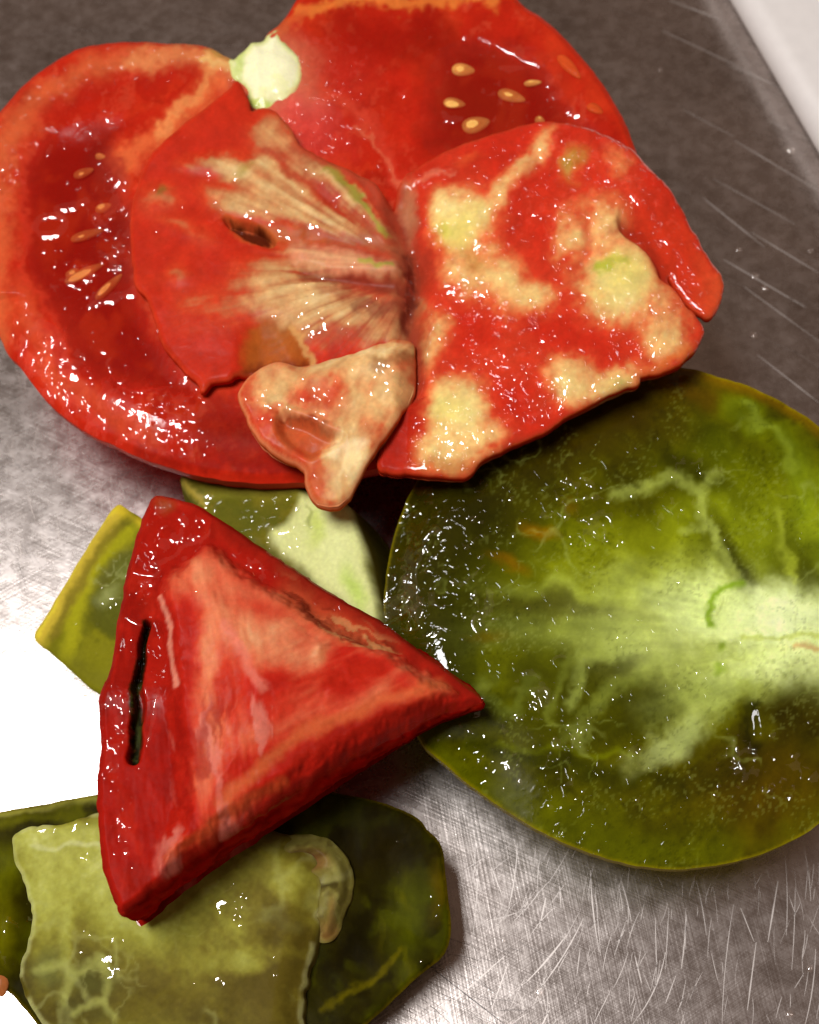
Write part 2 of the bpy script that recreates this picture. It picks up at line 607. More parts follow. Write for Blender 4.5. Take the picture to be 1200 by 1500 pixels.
M_steel = steel_material()
M_scratch = plain("bright_scratch", (0.68, 0.63, 0.60), rough=0.5, metal=0.85)
M_scratch_faint = plain("faint_scratch", (0.55, 0.485, 0.45), rough=0.40, metal=1.0)
M_scratch_dark = plain("dark_scratch", (0.10, 0.09, 0.09), rough=0.6, metal=0.5)
M_board = plain("white_plastic_board", (0.80, 0.765, 0.74), rough=0.45, bump=0.00004, bscale=300)

# ------------------------------------------------------------------ setting: steel counter
bm = bmesh.new()
bmesh.ops.create_cube(bm, size=1.0)
for v in bm.verts:
    v.co = Vector((v.co.x * 0.9, v.co.y * 0.9, v.co.z * 0.004 - 0.002))
me = bpy.data.meshes.new("steel_counter"); bm.to_mesh(me); bm.free()
counter = link("steel_counter", me, M_steel)
tag(counter, "scratched brushed steel counter under the tomatoes", None, None, "structure")


def ribbons(name, strokes, mat):
    verts, faces = [], []
    for (u0, v0, u1, v1, bend, w) in strokes:
        n = 7
        a, b = at(u0, v0, 0.0), at(u1, v1, 0.0)
        dirv = b - a
        L_ = np.linalg.norm(dirv[:2])
        if L_ < 1e-6: continue
        nrm = np.array([-dirv[1], dirv[0], 0]) / L_
        o = len(verts)
        for i in range(n):
            t = i / (n - 1)
            c = a + dirv * t + nrm * bend * L_ * 4 * t * (1 - t)
            ww = w * (0.25 + 0.75 * math.sin(math.pi * min(1, max(0, 0.08 + 0.84 * t)))) * random.uniform(0.7, 1.2)
            verts.append(c + nrm * ww + np.array([0, 0, 0.0015])); verts.append(c - nrm * ww + np.array([0, 0, 0.0015]))
        for i in range(n - 1):
            faces.append((o + 2 * i, o + 2 * i + 1, o + 2 * i + 3, o + 2 * i + 2))
    o = link(name, mesh_from(name, verts, faces, smooth=False), mat, counter)
    o["kind"] = "stuff"
    return o


st = []
# traced bright scratches, lower right (each: start, end, bend, half width cm)
for q in ((758, 1235, 745, 1330, .03), (700, 1265, 690, 1390, .02), (865, 1275, 878, 1395, -.02), (872, 1300, 880, 1400, .0),
          (855, 1345, 790, 1450, .03), (910, 1290, 925, 1350, .02), (917, 1350, 900, 1400, .0), (975, 1395, 935, 1490, .06),
          (980, 1330, 975, 1420, .0), (1005, 1330, 998, 1420, .02), (1020, 1290, 1035, 1370, .02), (1075, 1325, 1058, 1500, -.02),
          (1085, 1330, 1105, 1380, .0), (1108, 1380, 1095, 1480, .0), (1150, 1250, 1152, 1370, .02), (1178, 1240, 1188, 1320, .02),
          (1195, 1390, 1180, 1500, .03), (1140, 1290, 1125, 1380, .0), (740, 1400, 650, 1480, .0), (745, 1410, 720, 1480, .0),
          (830, 1370, 770, 1440, .02), (895, 1450, 870, 1500, .0), (805, 1480, 790, 1510, .0), (990, 1430, 975, 1470, .0),
          (960, 1345, 962, 1420, .0), (850, 1390, 845, 1430, .0), (720, 1270, 735, 1310, .0), (800, 1315, 790, 1360, .0),
          (1165, 1300, 1160, 1420, .01), (820, 1300, 822, 1330, .0), (930, 1400, 940, 1440, .0)):
    st.append((*q, random.uniform(.006, .014)))
for i in range(170):
    u = random.uniform(660, 1210); v = random.uniform(1230, 1510)
    ang = math.radians(random.gauss(98, 14) if u > 850 else random.gauss(115, 24))
    l = random.uniform(14, 60)
    st.append((u, v, u + l * math.cos(ang), v + l * math.sin(ang), random.uniform(-.05, .05), random.uniform(.002, .006)))
# upper right diagonals
for q in ((970, 45, 1165, 140, .01), (1065, 95, 1160, 135, .0), (1075, 205, 1200, 280, .0), (1125, 175, 1200, 212, .0), (1045, 262, 1165, 328, .0),
          (1030, 290, 1120, 362, .0), (1000, 160, 1075, 200, .0), (1060, 380, 1180, 450, .0), (1090, 420, 1200, 500, .0), (1110, 520, 1200, 590, .0),
          (980, 0, 1060, 30, .0), (1100, 340, 1200, 400, .0)):
    st.append((*q, random.uniform(.007, .015)))
st_low, st = st, []
for i in range(110):
    u = random.uniform(880, 1210); v = random.uniform(0, 620)
    ang = math.radians(random.gauss(30, 6)); l = random.uniform(15, 80)
    st.append((u, v, u + l * math.cos(ang), v + l * math.sin(ang), random.uniform(-.03, .03), random.uniform(.002, .006)))
for i in range(160):      # left side, fine crossing marks
    u = random.uniform(-20, 280); v = random.uniform(500, 1000)
    ang = math.radians(random.choice((random.gauss(0, 14), random.gauss(80, 20)))); l = random.uniform(12, 60)
    st.append((u, v, u + l * math.cos(ang), v + l * math.sin(ang), random.uniform(-.06, .06), random.uniform(.002, .006)))
for i in range(60):
    u = random.uniform(-20, 1000); v = random.uniform(-40, 130)
    ang = math.radians(random.gauss(4, 8)); l = random.uniform(20, 90)
    st.append((u, v, u + l * math.cos(ang), v + l * math.sin(ang), random.uniform(-.03, .03), random.uniform(.003, .008)))
ribbons("scratch", st, M_scratch_faint)
ribbons("scratch", st_low, M_scratch)
dk = [(635, 1420, 745, 1505, .0, .009), (620, 1465, 660, 1500, .02, .005)]
for i in range(40):
    u = random.uniform(600, 760); v = random.uniform(1370, 1510)
    ang = math.radians(random.gauss(35, 14)); l = random.uniform(20, 60)
    dk.append((u, v, u + l * math.cos(ang), v + l * math.sin(ang), random.uniform(-.05, .05), random.uniform(.002, .004)))
for i in range(70):
    u = random.uniform(-20, 260); v = random.uniform(560, 900)
    ang = math.radians(random.choice((random.gauss(50, 12), random.gauss(-10, 15)))); l = random.uniform(15, 50)
    dk.append((u, v, u + l * math.cos(ang), v + l * math.sin(ang), random.uniform(-.05, .05), random.uniform(.002, .004)))
ribbons("scratch", dk, M_scratch_dark)

# ------------------------------------------------------------------ white cutting board at the upper right
BZ = 0.9
e0, e1 = at(1087, -10, BZ), at(1213, 205, BZ)
ex = (e1 - e0) / np.linalg.norm(e1 - e0)
ey = np.array([-ex[1], ex[0], 0.0])
if ey[0] < 0: ey = -ey
bm = bmesh.new()
corners = [e0 - ex * 12, e0 + ex * 13, e0 + ex * 13 + ey * 16, e0 - ex * 12 + ey * 16]
vb = [bm.verts.new((c[0] * S, c[1] * S, 0.0004)) for c in corners]
vt = [bm.verts.new((c[0] * S, c[1] * S, BZ * S)) for c in corners]
bm.faces.new(vb[::-1]); bm.faces.new(vt)
for i in range(4):
    bm.faces.new((vb[i], vb[(i + 1) % 4], vt[(i + 1) % 4], vt[i]))
bmesh.ops.recalc_face_normals(bm, faces=bm.faces)
bmesh.ops.bevel(bm, geom=bm.edges[:], offset=0.0040, segments=6, affect='EDGES', profile=0.5)
me = bpy.data.meshes.new("cutting_board"); bm.to_mesh(me); bm.free()
for p in me.polygons: p.use_smooth = True
board = link("cutting_board", me, M_board)
tag(board, "edge of a white plastic cutting board lying on the steel", "cutting board")


# ------------------------------------------------------------------ small helpers for seeds and drops
def seed_mesh(name, length, width, thick, col, seed=0):
    """flat teardrop tomato seed"""
    nu, nv = 18, 10
    verts, faces, rgb = [], [], []
    rr = np.random.RandomState(seed)
    for j in range(nv + 1):
        ph = math.pi * j / nv
        for i in range(nu):
            th = 2 * math.pi * i / nu
            x = math.cos(ph)
            r = math.sin(ph) * (1 - 0.28 * x) * (1 + 0.05 * math.sin(3 * th + seed))
            verts.append((x * length, r * math.cos(th) * width, r * math.sin(th) * thick))
            k = 0.9 + 0.2 * rr.rand()
            rgb.append(lin(col) * k)
    for j in range(nv):
        for i in range(nu):
            a = j * nu + i; b = j * nu + (i + 1) % nu
            faces.append((a, b, b + nu, a + nu))
    return mesh_from(name, verts, faces, np.array(rgb), np.full(len(verts), 0.4))


def place(name, me, mat, parent, pos_cm, rotz, tilt=0.0):
    o = bpy.data.objects.new(name, me)
    if not me.materials: me.materials.append(mat)
    COL.objects.link(o)
    if parent:
        o.parent = parent
        o.matrix_parent_inverse = Matrix.Translation(parent.location).inverted()
    o.location = Vector(np.asarray(pos_cm) * S)
    o.rotation_euler = (tilt, 0, rotz)
    return o


def lookup(pt, u, v):
    x = (u - pt['gi'][0]) / pt['gi'][2]; y = (v - pt['gi'][1]) / pt['gi'][2]
    R_ = pt['ras']
    i = np.clip(np.floor(x).astype(int), 0, R_.shape[1] - 2); j = np.clip(np.floor(y).astype(int), 0, R_.shape[0] - 2)
    fx = (x - i)[:, None]; fy = (y - j)[:, None]
    return (R_[j, i] * (1 - fx) + R_[j, i + 1] * fx) * (1 - fy) + (R_[j + 1, i] * (1 - fx) + R_[j + 1, i + 1] * fx) * fy


def juice(parent, pt, regions, strokes=(), seed=0, step=1.6):
    """Wet beads and runnels lying on a cut face (real relief, clear and glossy).
    regions: (cx, cy, rx, ry, rot, grain_px, threshold, height_cm); strokes: (points, half width px, height_cm)"""
    AV, AF, off = [], [], 0
    jobs = [('r', r) for r in regions] + [('s', q) for q in strokes]
    for kk, (kind, r) in enumerate(jobs):
        if kind == 'r':
            cx, cy, rx, ry, rot, g, th, amp = r
            m = max(rx, ry) + 4
            x0, x1, y0, y1 = cx - m, cx + m, cy - m, cy + m
        else:
            P = catmull(r[0], 6, False) if len(r[0]) > 2 else np.asarray(r[0], float)
            w, amp = r[1], r[2]
            x0, y0 = P.min(0) - w - 4; x1, y1 = P.max(0) + w + 4
        gx, gy = np.meshgrid(np.arange(x0, x1, step), np.arange(y0, y1, step))
        u, v = gx.ravel(), gy.ravel()
        if kind == 'r':
            c, s_ = math.cos(math.radians(rot)), math.sin(math.radians(rot))
            q = np.hypot(((u - cx) * c + (v - cy) * s_) / rx, (-(u - cx) * s_ + (v - cy) * c) / ry)
            uu = u + g * 0.7 * vnoise(u / g, v / g, seed + 5); vv = v + g * 0.7 * vnoise(u / g, v / g, seed + 9)
            n = 0.95 * vnoise(uu / g, vv / g, seed + kk) + 0.22 * vnoise(uu / g * 2.1, vv / g * 2.1, seed + kk + 50)
            b = (n - th - 0.7 * sstep(0.55, 1.0, q)) / 0.45
            b = np.clip(b, -0.2, 1.0)
            b = np.where(b > 0, b * (1.6 - 0.6 * b), b)
        else:
            d_, _, _, t = seg_dist(u + 1.2 * vnoise(u / 7, v / 7, seed), v + 1.2 * vnoise(u / 7, v / 7, seed + 3), P, False)
            ww = w * (0.55 + 0.45 * np.sin(np.pi * np.clip(t, 0.05, 0.95))) * (1 + 0.25 * vnoise(t * 9, t * 0, seed + kk))
            b = np.where(d_ < ww, 1 - (d_ / ww) ** 2, -0.2 * np.clip((d_ - ww), 0, 1))
        pos = lookup(pt, u, v)
        pos = pos + pt['n'] * (b * amp * 0.85 - 0.0006)[:, None]
        ok = (~np.isnan(pos[:, 0])) & (b > -0.12)
        ok = ok.reshape(gx.shape)
        near = (b > 0).reshape(gx.shape)
        qd = ok[:-1, :-1] & ok[1:, :-1] & ok[:-1, 1:] & ok[1:, 1:]
        qd &= near[:-1, :-1] | near[1:, :-1] | near[:-1, 1:] | near[1:, 1:]
        jj, ii = np.nonzero(qd)
        if len(jj) == 0: continue
        nx = gx.shape[1]
        a = jj * nx + ii
        F_ = np.stack([a + nx, a + nx + 1, a + 1, a], -1)
        us = np.unique(F_); rm = np.full(len(u), -1); rm[us] = np.arange(len(us))
        AV.append(pos[us]); AF += (rm[F_] + off).tolist(); off += len(us)
    o = link("juice", mesh_from("juice", np.concatenate(AV), AF), M_drop, parent)
    o["kind"] = "stuff"
    return o


def half_rings(zbot, bulge, n=14, cen=None):
    """skin of a half: swells a little below the cut, then rounds under to the counter"""
    def f(P, N, U, V):
        c = P.mean(0) if cen is None else cen
        out = []
        Nh = N.copy(); Nh[:, 2] = 0
        for k in range(1, n + 1):
            t = k / n
            a = t * math.pi / 2
            sc = math.cos(a) ** 0.85 if t < 1 else 0.0
            q = c + (P - c) * sc
            q = q + Nh * bulge * math.sin(min(1, t * 2.0) * math.pi) 
            z = P[:, 2] + (zbot - P[:, 2]) * math.sin(a) ** 1.15
            q[:, 2] = np.maximum(z, zbot)
            out.append(q)
        return out
    return f


# ================================================================== RED HALF
RED_OUT = [(-36, 330), (-26, 230), (-8, 170), (20, 133), (43, 110), (73, 88), (103, 72), (140, 61), (187, 57), (233, 59), (290, 62),
           (318, 72), (343, 84), (356, 72), (370, 62), (384, 60), (392, 46), (408, 34), (420, 18), (431, 0), (455, -32), (520, -62), (620, -76), (710, -55),
           (764, 0), (793, 21), (827, 51), (855, 82), (883, 119), (906, 156), (924, 193), (940, 250), (940, 340), (900, 450), (820, 545), (720, 620),
           (620, 665), (520, 690), (440, 697), (360, 697), (283, 686), (200, 660), (160, 641), (127, 626), (83, 596), (53, 566), (20, 523), (0, 500), (-24, 430)]
PL_RED = Plane((130, 300, 3.0), (800, 100, 3.3), (300, 640, 2.9))
LOC_L = [(34, 255), (48, 215), (78, 190), (120, 184), (165, 172), (186, 182), (170, 215), (160, 238), (172, 262), (190, 285), (196, 340), (200, 420), (228, 480),
         (262, 540), (290, 575), (262, 578), (205, 572), (150, 560), (112, 528), (84, 478), (50, 415), (32, 330)]
LOC_R = [(640, 78), (690, 54), (740, 60), (785, 84), (812, 112), (846, 165), (880, 205), (800, 250), (680, 240), (622, 215), (618, 140)]


def red_half(U, V, d):
    p = Paint(U, V, d, (196, 30, 12), seed=1)
    p.set_warp(9, 8.0)
    p.patches((214, 58, 24), 60, -0.1, 0.5, 0.7, seed=1)
    p.patches((168, 16, 8), 40, 0.05, 0.5, 0.6, seed=2)
    p.patches((222, 92, 60), 16, 0.2, 0.55, 0.35, seed=3, octv=4)
    # outer wall: brighter red just under the skin
    p.mix(1 - sstep(5, 16, d), (206, 34, 12), 0.8)
    # orange bands of the upper left
    p.stroke([(-10, 470), (-5, 380), (-4, 300), (2, 225), (40, 160), (100, 118), (170, 92), (250, 78), (320, 92)], 24, (224, 116, 66), 0.6, 0.98)
    p.stroke([(200, 92), (260, 78), (320, 88)], 18, (236, 156, 98), 0.6, 0.98)
    p.stroke([(322, 95), (318, 120), (280, 165), (225, 208), (170, 238)], 24, (232, 112, 62), 0.8, 0.9, w1=16)
    p.stroke([(318, 105), (280, 155), (235, 195)], 9, (240, 160, 95), 0.6, 0.9)
    p.stroke([(170, 238), (185, 275), (190, 330), (205, 400), (230, 470), (270, 530), (292, 570)], 11, (206, 70, 42), 0.8, 0.8, w1=9)
    p.blob(110, 150, 70, 28, -20, (186, 22, 10), 0.75, 0.9)
    p.blob(240, 118, 55, 24, -35, (190, 26, 12), 0.7, 0.9)
    p.stroke([(40, 410), (40, 470), (80, 540), (140, 590), (220, 630)], 18, (214, 84, 44), 0.55, 0.95)
    p.stroke([(338, 96), (318, 92), (296, 84)], 16, (240, 196, 122), 0.8, 0.95, w1=6)
    p.blob(322, 76, 22, 8, 10, (206, 170, 84), 0.7, 0.95)
    # upper lobe
    p.stroke([(440, 12), (540, 2), (640, 4), (720, -4)], 10, (232, 128, 54), 0.85, 0.9)
    p.stroke([(410, 50), (450, 10)], 10, (222, 104, 50), 0.7, 0.9)
    p.blob(560, 65, 130, 38, 4, (158, 8, 4), 0.75, 0.9)
    p.blob(640, 60, 70, 40, 20, (150, 8, 4), 0.6, 0.9)
    p.blob(480, 110, 80, 55, 20, (196, 36, 26), 0.8, 0.9)
    p.blob(405, 115, 62, 62, 0, (236, 150, 112), 0.75, 0.98)
    p.blob(440, 160, 46, 34, 30, (232, 104, 92), 0.85, 0.98)
    p.blob(455, 185, 60, 34, 35, (214, 56, 52), 0.75, 0.9)
    p.stroke([(480, 130), (530, 170), (570, 215), (580, 262)], 12, (218, 72, 50), 0.7, 0.95)
    p.stroke([(520, 190), (552, 212), (578, 245), (584, 280)], 5, (226, 112, 80), 0.7, 0.9)
    p.blob(600, 170, 40, 70, 20, (204, 26, 12), 0.7, 0.9)
    p.mix((1 - sstep(0, 26, d)) * sstep(600, 760, U) * (V < 260), (206, 44, 16), 0.8)
    # locules
    m = p.poly(LOC_L, (170, 20, 10), 0.9, 20, h=-0.13, hs=30)
    p.stroke([(30, 225), (28, 330), (48, 415), (82, 478), (112, 528)], 6, (216, 60, 36), 0.6, 0.9)
    m2 = p.poly(LOC_R, (160, 24, 10), 0.7, 34, h=-0.13, hs=34)
    p.blob(700, 150, 65, 45, 10, (150, 60, 22), 0.55, 0.9)
    p.blob(110, 470, 26, 60, -30, (196, 48, 26), 0.4, 0.9)
    p.blob(370, 640, 110, 44, 6, (132, 16, 10), 0.75, 0.98)
    p.blob(330, 600, 50, 26, 0, (150, 24, 14), 0.5, 0.98)
    p.stroke([(200, 648), (290, 676), (400, 684)], 8, (150, 14, 10), 0.6, 0.98)
    # seed bed roughness along the septum
    p.stroke([(150, 235), (135, 290), (165, 320), (160, 380), (190, 400)], 30, (150, 44, 36), 0.6, 0.9)
    # relief
    p.h += 0.03 * fbm(U, V, 90, 2, 5) + 0.003 * fbm(U, V, 9, 2, 6)
    p.h += 0.006 * np.abs(fbm(U, V, 7, 2, 9)) * sstep(0, 0.3, fbm(U, V, 70, 2, 19) + 0.25)
    p.h -= 0.10 * (1 - sstep(0, 14, d)) ** 2
    # lower left rim rolls over to the skin
    roll = sstep(40, -20, V - (520 + 0.50 * U)) 
    p.h -= 0.22 * (1 - sstep(0, 70, d)) ** 1.5 * (V > 430) * (U < 460)
    p.wet[:] = 0.12
    p.mix(sstep(440, 520, V) * (U < 480) * (d < 150), wet=0.06)
    p.mix(sstep(0.1, 0.4, fbm(U, V, 50, 2, 30)) * sstep(420, 520, V), wet=0.09)
    p.blob(245, 595, 46, 30, 0, wet=0.5)
    p.mix(sstep(585, 625, V) * sstep(210, 260, U), wet=0.015)
    p.deepen(1.06, 0.92, 1.0)
    p.warm()
    p.blob(450, 150, 110, 90, 30, wet=0.6)
    p.stroke([(330, 90), (200, 90), (60, 150), (0, 260)], 40, wet=0.5)
    p.grain(0.05, 5); p.grain(0.10, 18, 2, 3)
    return p


def red_skin_col(U, V, k, n):
    c = np.tile(lin((186, 22, 14)), (len(U), 1))
    c *= (1 + 0.15 * fbm(U, V, 40, 2, 4))[:, None]
    if k <= 1: c = c * 0.6 + lin((214, 96, 70)) * 0.4
    return c


red = empty("tomato_half", at(420, 380, 0.0), "large heart-shaped red tomato half, cut face up, with pale stem core", "tomato half")
R = make_patch(RED_OUT, PL_RED, red_half, step=2.4, rings=half_rings(0.02, 0.03), side_col=red_skin_col, split_skin=True, seed=1)
link("flesh", R['mesh'], M_red, red)
link("skin", R['skin'], M_redskin, red)


def gel_patch(outline, plane, h, col, mat, parent, seed, step=4.0, amp=0.03, col2=None, wet=0.5, fade=40):
    def f(U, V, d):
        p = Paint(U, V, d, col, seed=seed)
        if col2: p.patches(col2, 35, -0.1, 0.4, 0.8)
        p.h += h + amp * fbm(U, V, 60, 2, seed) + 0.03 * (1 - sstep(0, 12, d)) ** 2
        p.wet[:] = wet
        p.rgb = np.concatenate([p.rgb, sstep(0, fade, d)[:, None]], 1)
        return p
    g = make_patch(outline, plane, f, step=step, seed=seed)
    return link("gel", g['mesh'], mat, parent), g


gl, GL = gel_patch(LOC_L, PL_RED, -0.04, (158, 12, 3), M_redgel, red, 21, col2=(196, 44, 14), amp=0.02, wet=0.2)
gr, GR = gel_patch(LOC_R, PL_RED, -0.04, (164, 14, 4), M_redgel, red, 22, col2=(186, 40, 14), amp=0.012, wet=0.2, fade=60)
tag(gl, "dark red seed gel of the left chamber"); tag(gr, "dark red seed gel of the right chamber")


def put_seeds(parent, plane, h, lst, col):
    for i, (u, v, L_, W_, ang) in enumerate(lst):
        me = seed_mesh("seed", L_ / 72.0, W_ / 72.0, 0.06, col, i)
        c = plane.on(np.array([u]), np.array([v]))[0] + plane.n * h
        place("seed", me, M_seed, parent, c, -math.radians(ang), random.uniform(-.25, .25))


put_seeds(red, PL_RED, -0.098, [(679, 98, 17, 11, 5), (666, 147, 16, 11, 8), (698, 178, 21, 13, -20), (750, 136, 21, 11, 22), (781, 117, 13, 5, -8), (792, 172, 8, 6, 40)], (248, 186, 100))
put_seeds(red, PL_RED, 0.0, [(834, 98, 26, 8, 55), (872, 160, 13, 8, 35)], (206, 78, 34))
put_seeds(red, PL_RED, -0.10, [(121, 249, 15, 8, -28), (126, 340, 24, 8, -22), (122, 396, 30, 9, -32), (158, 416, 26, 7, -52), (146, 225, 8, 5, 10), (106, 398, 9, 10, 60), (150, 300, 12, 7, -30)], (220, 130, 70))

# pale stem core: knobbly lump in the notch
CORE = [(334, 86), (345, 84), (356, 73), (370, 61), (384, 59), (392, 50), (404, 42), (414, 48), (420, 62), (434, 78), (442, 98), (438, 122), (426, 140), (408, 152), (388, 158), (368, 152), (360, 132), (350, 118), (340, 112)]


def core_paint(U, V, d):
    p = Paint(U, V, d, (253, 251, 205), seed=3, warp=4)
    p.mix(1 - sstep(0, 12, d), (196, 208, 96), 0.7)
    p.blob(352, 98, 9, 22, 10, (186, 206, 96), 0.8, 0.8)
    p.blob(412, 50, 10, 12, 0, (150, 170, 40), 0.8, 0.8)
    p.stroke([(356, 128), (366, 150), (400, 156)], 6, (190, 208, 90), 0.8)
    p.stroke([(440, 90), (440, 120), (425, 142)], 7, (240, 190, 120), 0.8)
    p.patches((240, 242, 170), 22, 0.1, 0.4, 0.5)
    p.h += 0.15 * sstep(0, 30, d) ** 0.7 - 0.05 + 0.07 * fbm(U, V, 34, 2, 3)
    p.wet[:] = 0.15
    return p


CR = make_patch(CORE, Plane((130, 300, 3.05), (800, 100, 3.35), (300, 640, 2.95)), core_paint, step=2.2, seed=3, jitter=3.0,
                rings=lambda P, N, U, V: [P + N * 0.02 + np.array([0, 0, -0.15]), P - N * 0.02 + np.array([0, 0, -0.45])])
o = link("stem_core", CR['mesh'], M_green, red)
tag(o, "pale yellow-green knobbly stem core")

# ================================================================== GREEN HALF
GRN_OUT = [(1010, 534), (1060, 548), (1100, 561), (1160, 592), (1210, 628), (1270, 700), (1315, 800), (1330, 920), (1310, 1040), (1260, 1145), (1200, 1207), (1150, 1236),
           (1100, 1255), (1040, 1268), (970, 1271), (900, 1259), (840, 1238), (790, 1215), (740, 1185), (690, 1150), (650, 1115), (622, 1090), (596, 1040), (570, 960), (561, 890),
           (566, 820), (582, 755), (604, 702), (640, 650), (720, 600), (820, 560), (920, 536)]
PL_GRN = Plane((620, 900, 2.55), (1180, 700, 2.75), (900, 1250, 2.45))


def green_half(U, V, d):
    p = Paint(U, V, d, (98, 94, 18), seed=2, warp=12)
    p.patches((122, 120, 30), 80, -0.1, 0.5, 0.7, seed=1)
    p.patches((66, 60, 10), 50, 0.05, 0.5, 0.6, seed=2)
    # olive brown shoulders, with part of the slice's shadow painted into the tone
    p.blob(880, 600, 240, 70, -12, (92, 68, 14), 0.75, 0.95)
    p.blob(760, 690, 150, 60, -8, (76, 62, 14), 0.6, 0.95)
    p.blob(1010, 560, 80, 30, 15, (118, 92, 20), 0.8, 0.95)
    p.blob(1120, 1150, 130, 80, -20, (112, 84, 14), 0.7, 0.95)
    p.blob(700, 780, 110, 80, -30, (80, 76, 18), 0.6, 0.95)
    p.blob(655, 950, 50, 110, 10, (46, 52, 12), 0.7, 0.95)
    p.stroke([(640, 1120), (760, 1190), (900, 1230), (1040, 1235)], 40, (106, 106, 22), 0.75, 0.95)
    p.stroke([(700, 1090), (800, 1120), (900, 1130), (1000, 1160)], 14, (62, 64, 10), 0.6, 0.95)
    p.stroke([(740, 1090), (830, 1106), (930, 1104)], 6, (134, 138, 48), 0.45, 0.98)
    # broad pale flesh fanning out of the core
    p.blob(1000, 900, 330, 130, -4, (150, 154, 62), 0.75, 0.98)
    p.blob(900, 815, 170, 60, -14, (150, 152, 52), 0.65, 0.98)
    p.blob(1100, 770, 150, 100, 35, (150, 156, 54), 0.7, 0.98)
    p.blob(1200, 800, 60, 130, 0, (150, 158, 56), 0.7, 0.98)
    p.blob(860, 925, 220, 34, 0, (150, 154, 84), 0.7, 0.98)
    p.blob(840, 866, 150, 14, 2, (164, 168, 84), 0.7, 0.98)
    p.blob(830, 890, 130, 20, 4, (92, 88, 44), 0.75, 0.98)
    p.blob(970, 850, 120, 36, -6, (188, 192, 112), 0.7, 0.98)
    # rind glow upper right
    p.stroke([(1070, 590), (1120, 612), (1160, 650), (1182, 700), (1176, 740)], 22, (138, 148, 52), 0.55, 0.98)
    p.stroke([(1100, 600), (1150, 640), (1172, 690)], 9, (168, 176, 84), 0.35, 0.98)
    p.mix((1 - sstep(2, 22, d)) * (U > 950) * (V < 800), (140, 108, 24), 0.75)
    p.blob(1060, 650, 90, 40, 25, (92, 96, 18), 0.5, 0.95)
    # dark chambers
    p.blob(1010, 695, 80, 26, 25, (64, 62, 14), 0.75, 0.95)
    p.blob(940, 735, 70, 30, -10, (74, 68, 14), 0.6, 0.95)
    p.blob(1085, 835, 70, 20, 52, (66, 64, 22), 0.85, 0.95)
    p.blob(1175, 835, 30, 62, -22, (74, 72, 24), 0.75, 0.95)
    p.blob(1045, 785, 40, 18, 60, (82, 80, 26), 0.6, 0.95)
    p.blob(850, 1010, 130, 62, -18, (82, 80, 26), 0.85, 0.9)
    p.blob(930, 965, 90, 30, -18, (92, 90, 40), 0.7, 0.95)
    p.blob(985, 1015, 80, 34, 8, (96, 94, 42), 0.7, 0.95)
    p.blob(690, 1030, 60, 50, 0, (62, 64, 18), 0.5, 0.95)
    # pale walls between the chambers
    vein = (172, 176, 100)
    p.set_warp(7, 5.0)
    p.stroke([(905, 726), (960, 712), (992, 702), (1018, 732), (1036, 770), (1052, 800), (1076, 838)], 11, vein, 0.7, 0.98, w1=7)
    p.stroke([(1008, 780), (1036, 775), (1048, 790)], 8, vein, 0.6, 0.98)
    p.stroke([(1018, 732), (1034, 715), (1048, 692)], 9, vein, 0.5, 0.98)
    p.stroke([(1135, 760), (1155, 815), (1166, 856)], 11, (168, 172, 76), 0.7, 0.98, w1=4)
    p.stroke([(838, 1034), (842, 1000), (862, 970), (895, 952), (950, 940)], 9, (156, 160, 92), 0.7, 0.98, w1=14)
    p.stroke([(812, 1060), (810, 1020), (825, 990), (850, 965), (880, 955)], 8, (146, 150, 74), 0.5, 0.98)
    p.stroke([(826, 1085), (860, 1050), (890, 1020), (930, 990), (980, 962)], 11, (150, 154, 80), 0.65, 0.98, w1=16)
    p.stroke([(700, 1010), (725, 1030), (752, 1040), (768, 1020), (776, 1002)], 11, (122, 126, 60), 0.65, 0.98)
    p.blob(705, 998, 20, 10, -15, (142, 146, 74), 0.7, 0.95)
    p.blob(925, 936, 60, 16, -6, (164, 168, 96), 0.7, 0.98)
    p.blob(940, 1045, 80, 34, -20, (66, 62, 20), 0.75, 0.95)
    p.blob(860, 1075, 90, 26, -8, (78, 76, 22), 0.6, 0.95)
    # bright core
    p.set_warp(12, 7.0)
    p.blob(1130, 932, 220, 74, 2, (214, 218, 150), 0.95, 0.95)
    p.blob(1085, 985, 125, 50, -22, (190, 196, 118), 0.85, 0.95)
    p.blob(1020, 1045, 90, 20, -38, (176, 180, 112), 0.7, 0.95)
    p.blob(980, 1098, 54, 26, -30, (182, 184, 128), 0.9, 0.9)
    p.blob(1005, 1078, 50, 18, -30, (178, 182, 122), 0.7, 0.95)
    p.blob(1140, 905, 140, 44, 4, (240, 243, 198), 0.95, 0.95)
    p.blob(1160, 968, 100, 26, -8, (234, 237, 184), 0.8, 0.95)
    p.blob(1040, 888, 80, 40, 10, (222, 228, 162), 0.8, 0.95)
    p.set_warp(5, 4.0)
    p.stroke([(1090, 935), (1150, 932), (1210, 936), (1260, 940)], 4, (190, 194, 104), 0.6, 0.95)
    p.stroke([(1165, 950), (1200, 952)], 5, (206, 164, 120), 0.7, 0.95)
    # dark chamber lower right
    p.blob(1165, 1055, 80, 66, -15, (66, 54, 14), 0.85, 0.9)
    p.blob(1075, 1112, 60, 50, -35, (70, 60, 12), 0.8, 0.95)
    p.stroke([(1104, 1036), (1098, 1075), (1110, 1100)], 10, (40, 38, 8), 0.7, 0.98)
    p.blob(1122, 1066, 18, 26, 0, (108, 102, 30), 0.6, 0.95)
    p.blob(1015, 1150, 70, 22, -15, (66, 62, 10), 0.6, 0.95)
    # green flecks at the core
    p.stroke([(1085, 854), (1062, 862), (1046, 872), (1038, 890), (1046, 914)], 7, (140, 164, 44), 0.85, 0.9, w1=6)
    p.blob(1058, 948, 7, 12, 0, (138, 156, 50), 0.85, 0.9)
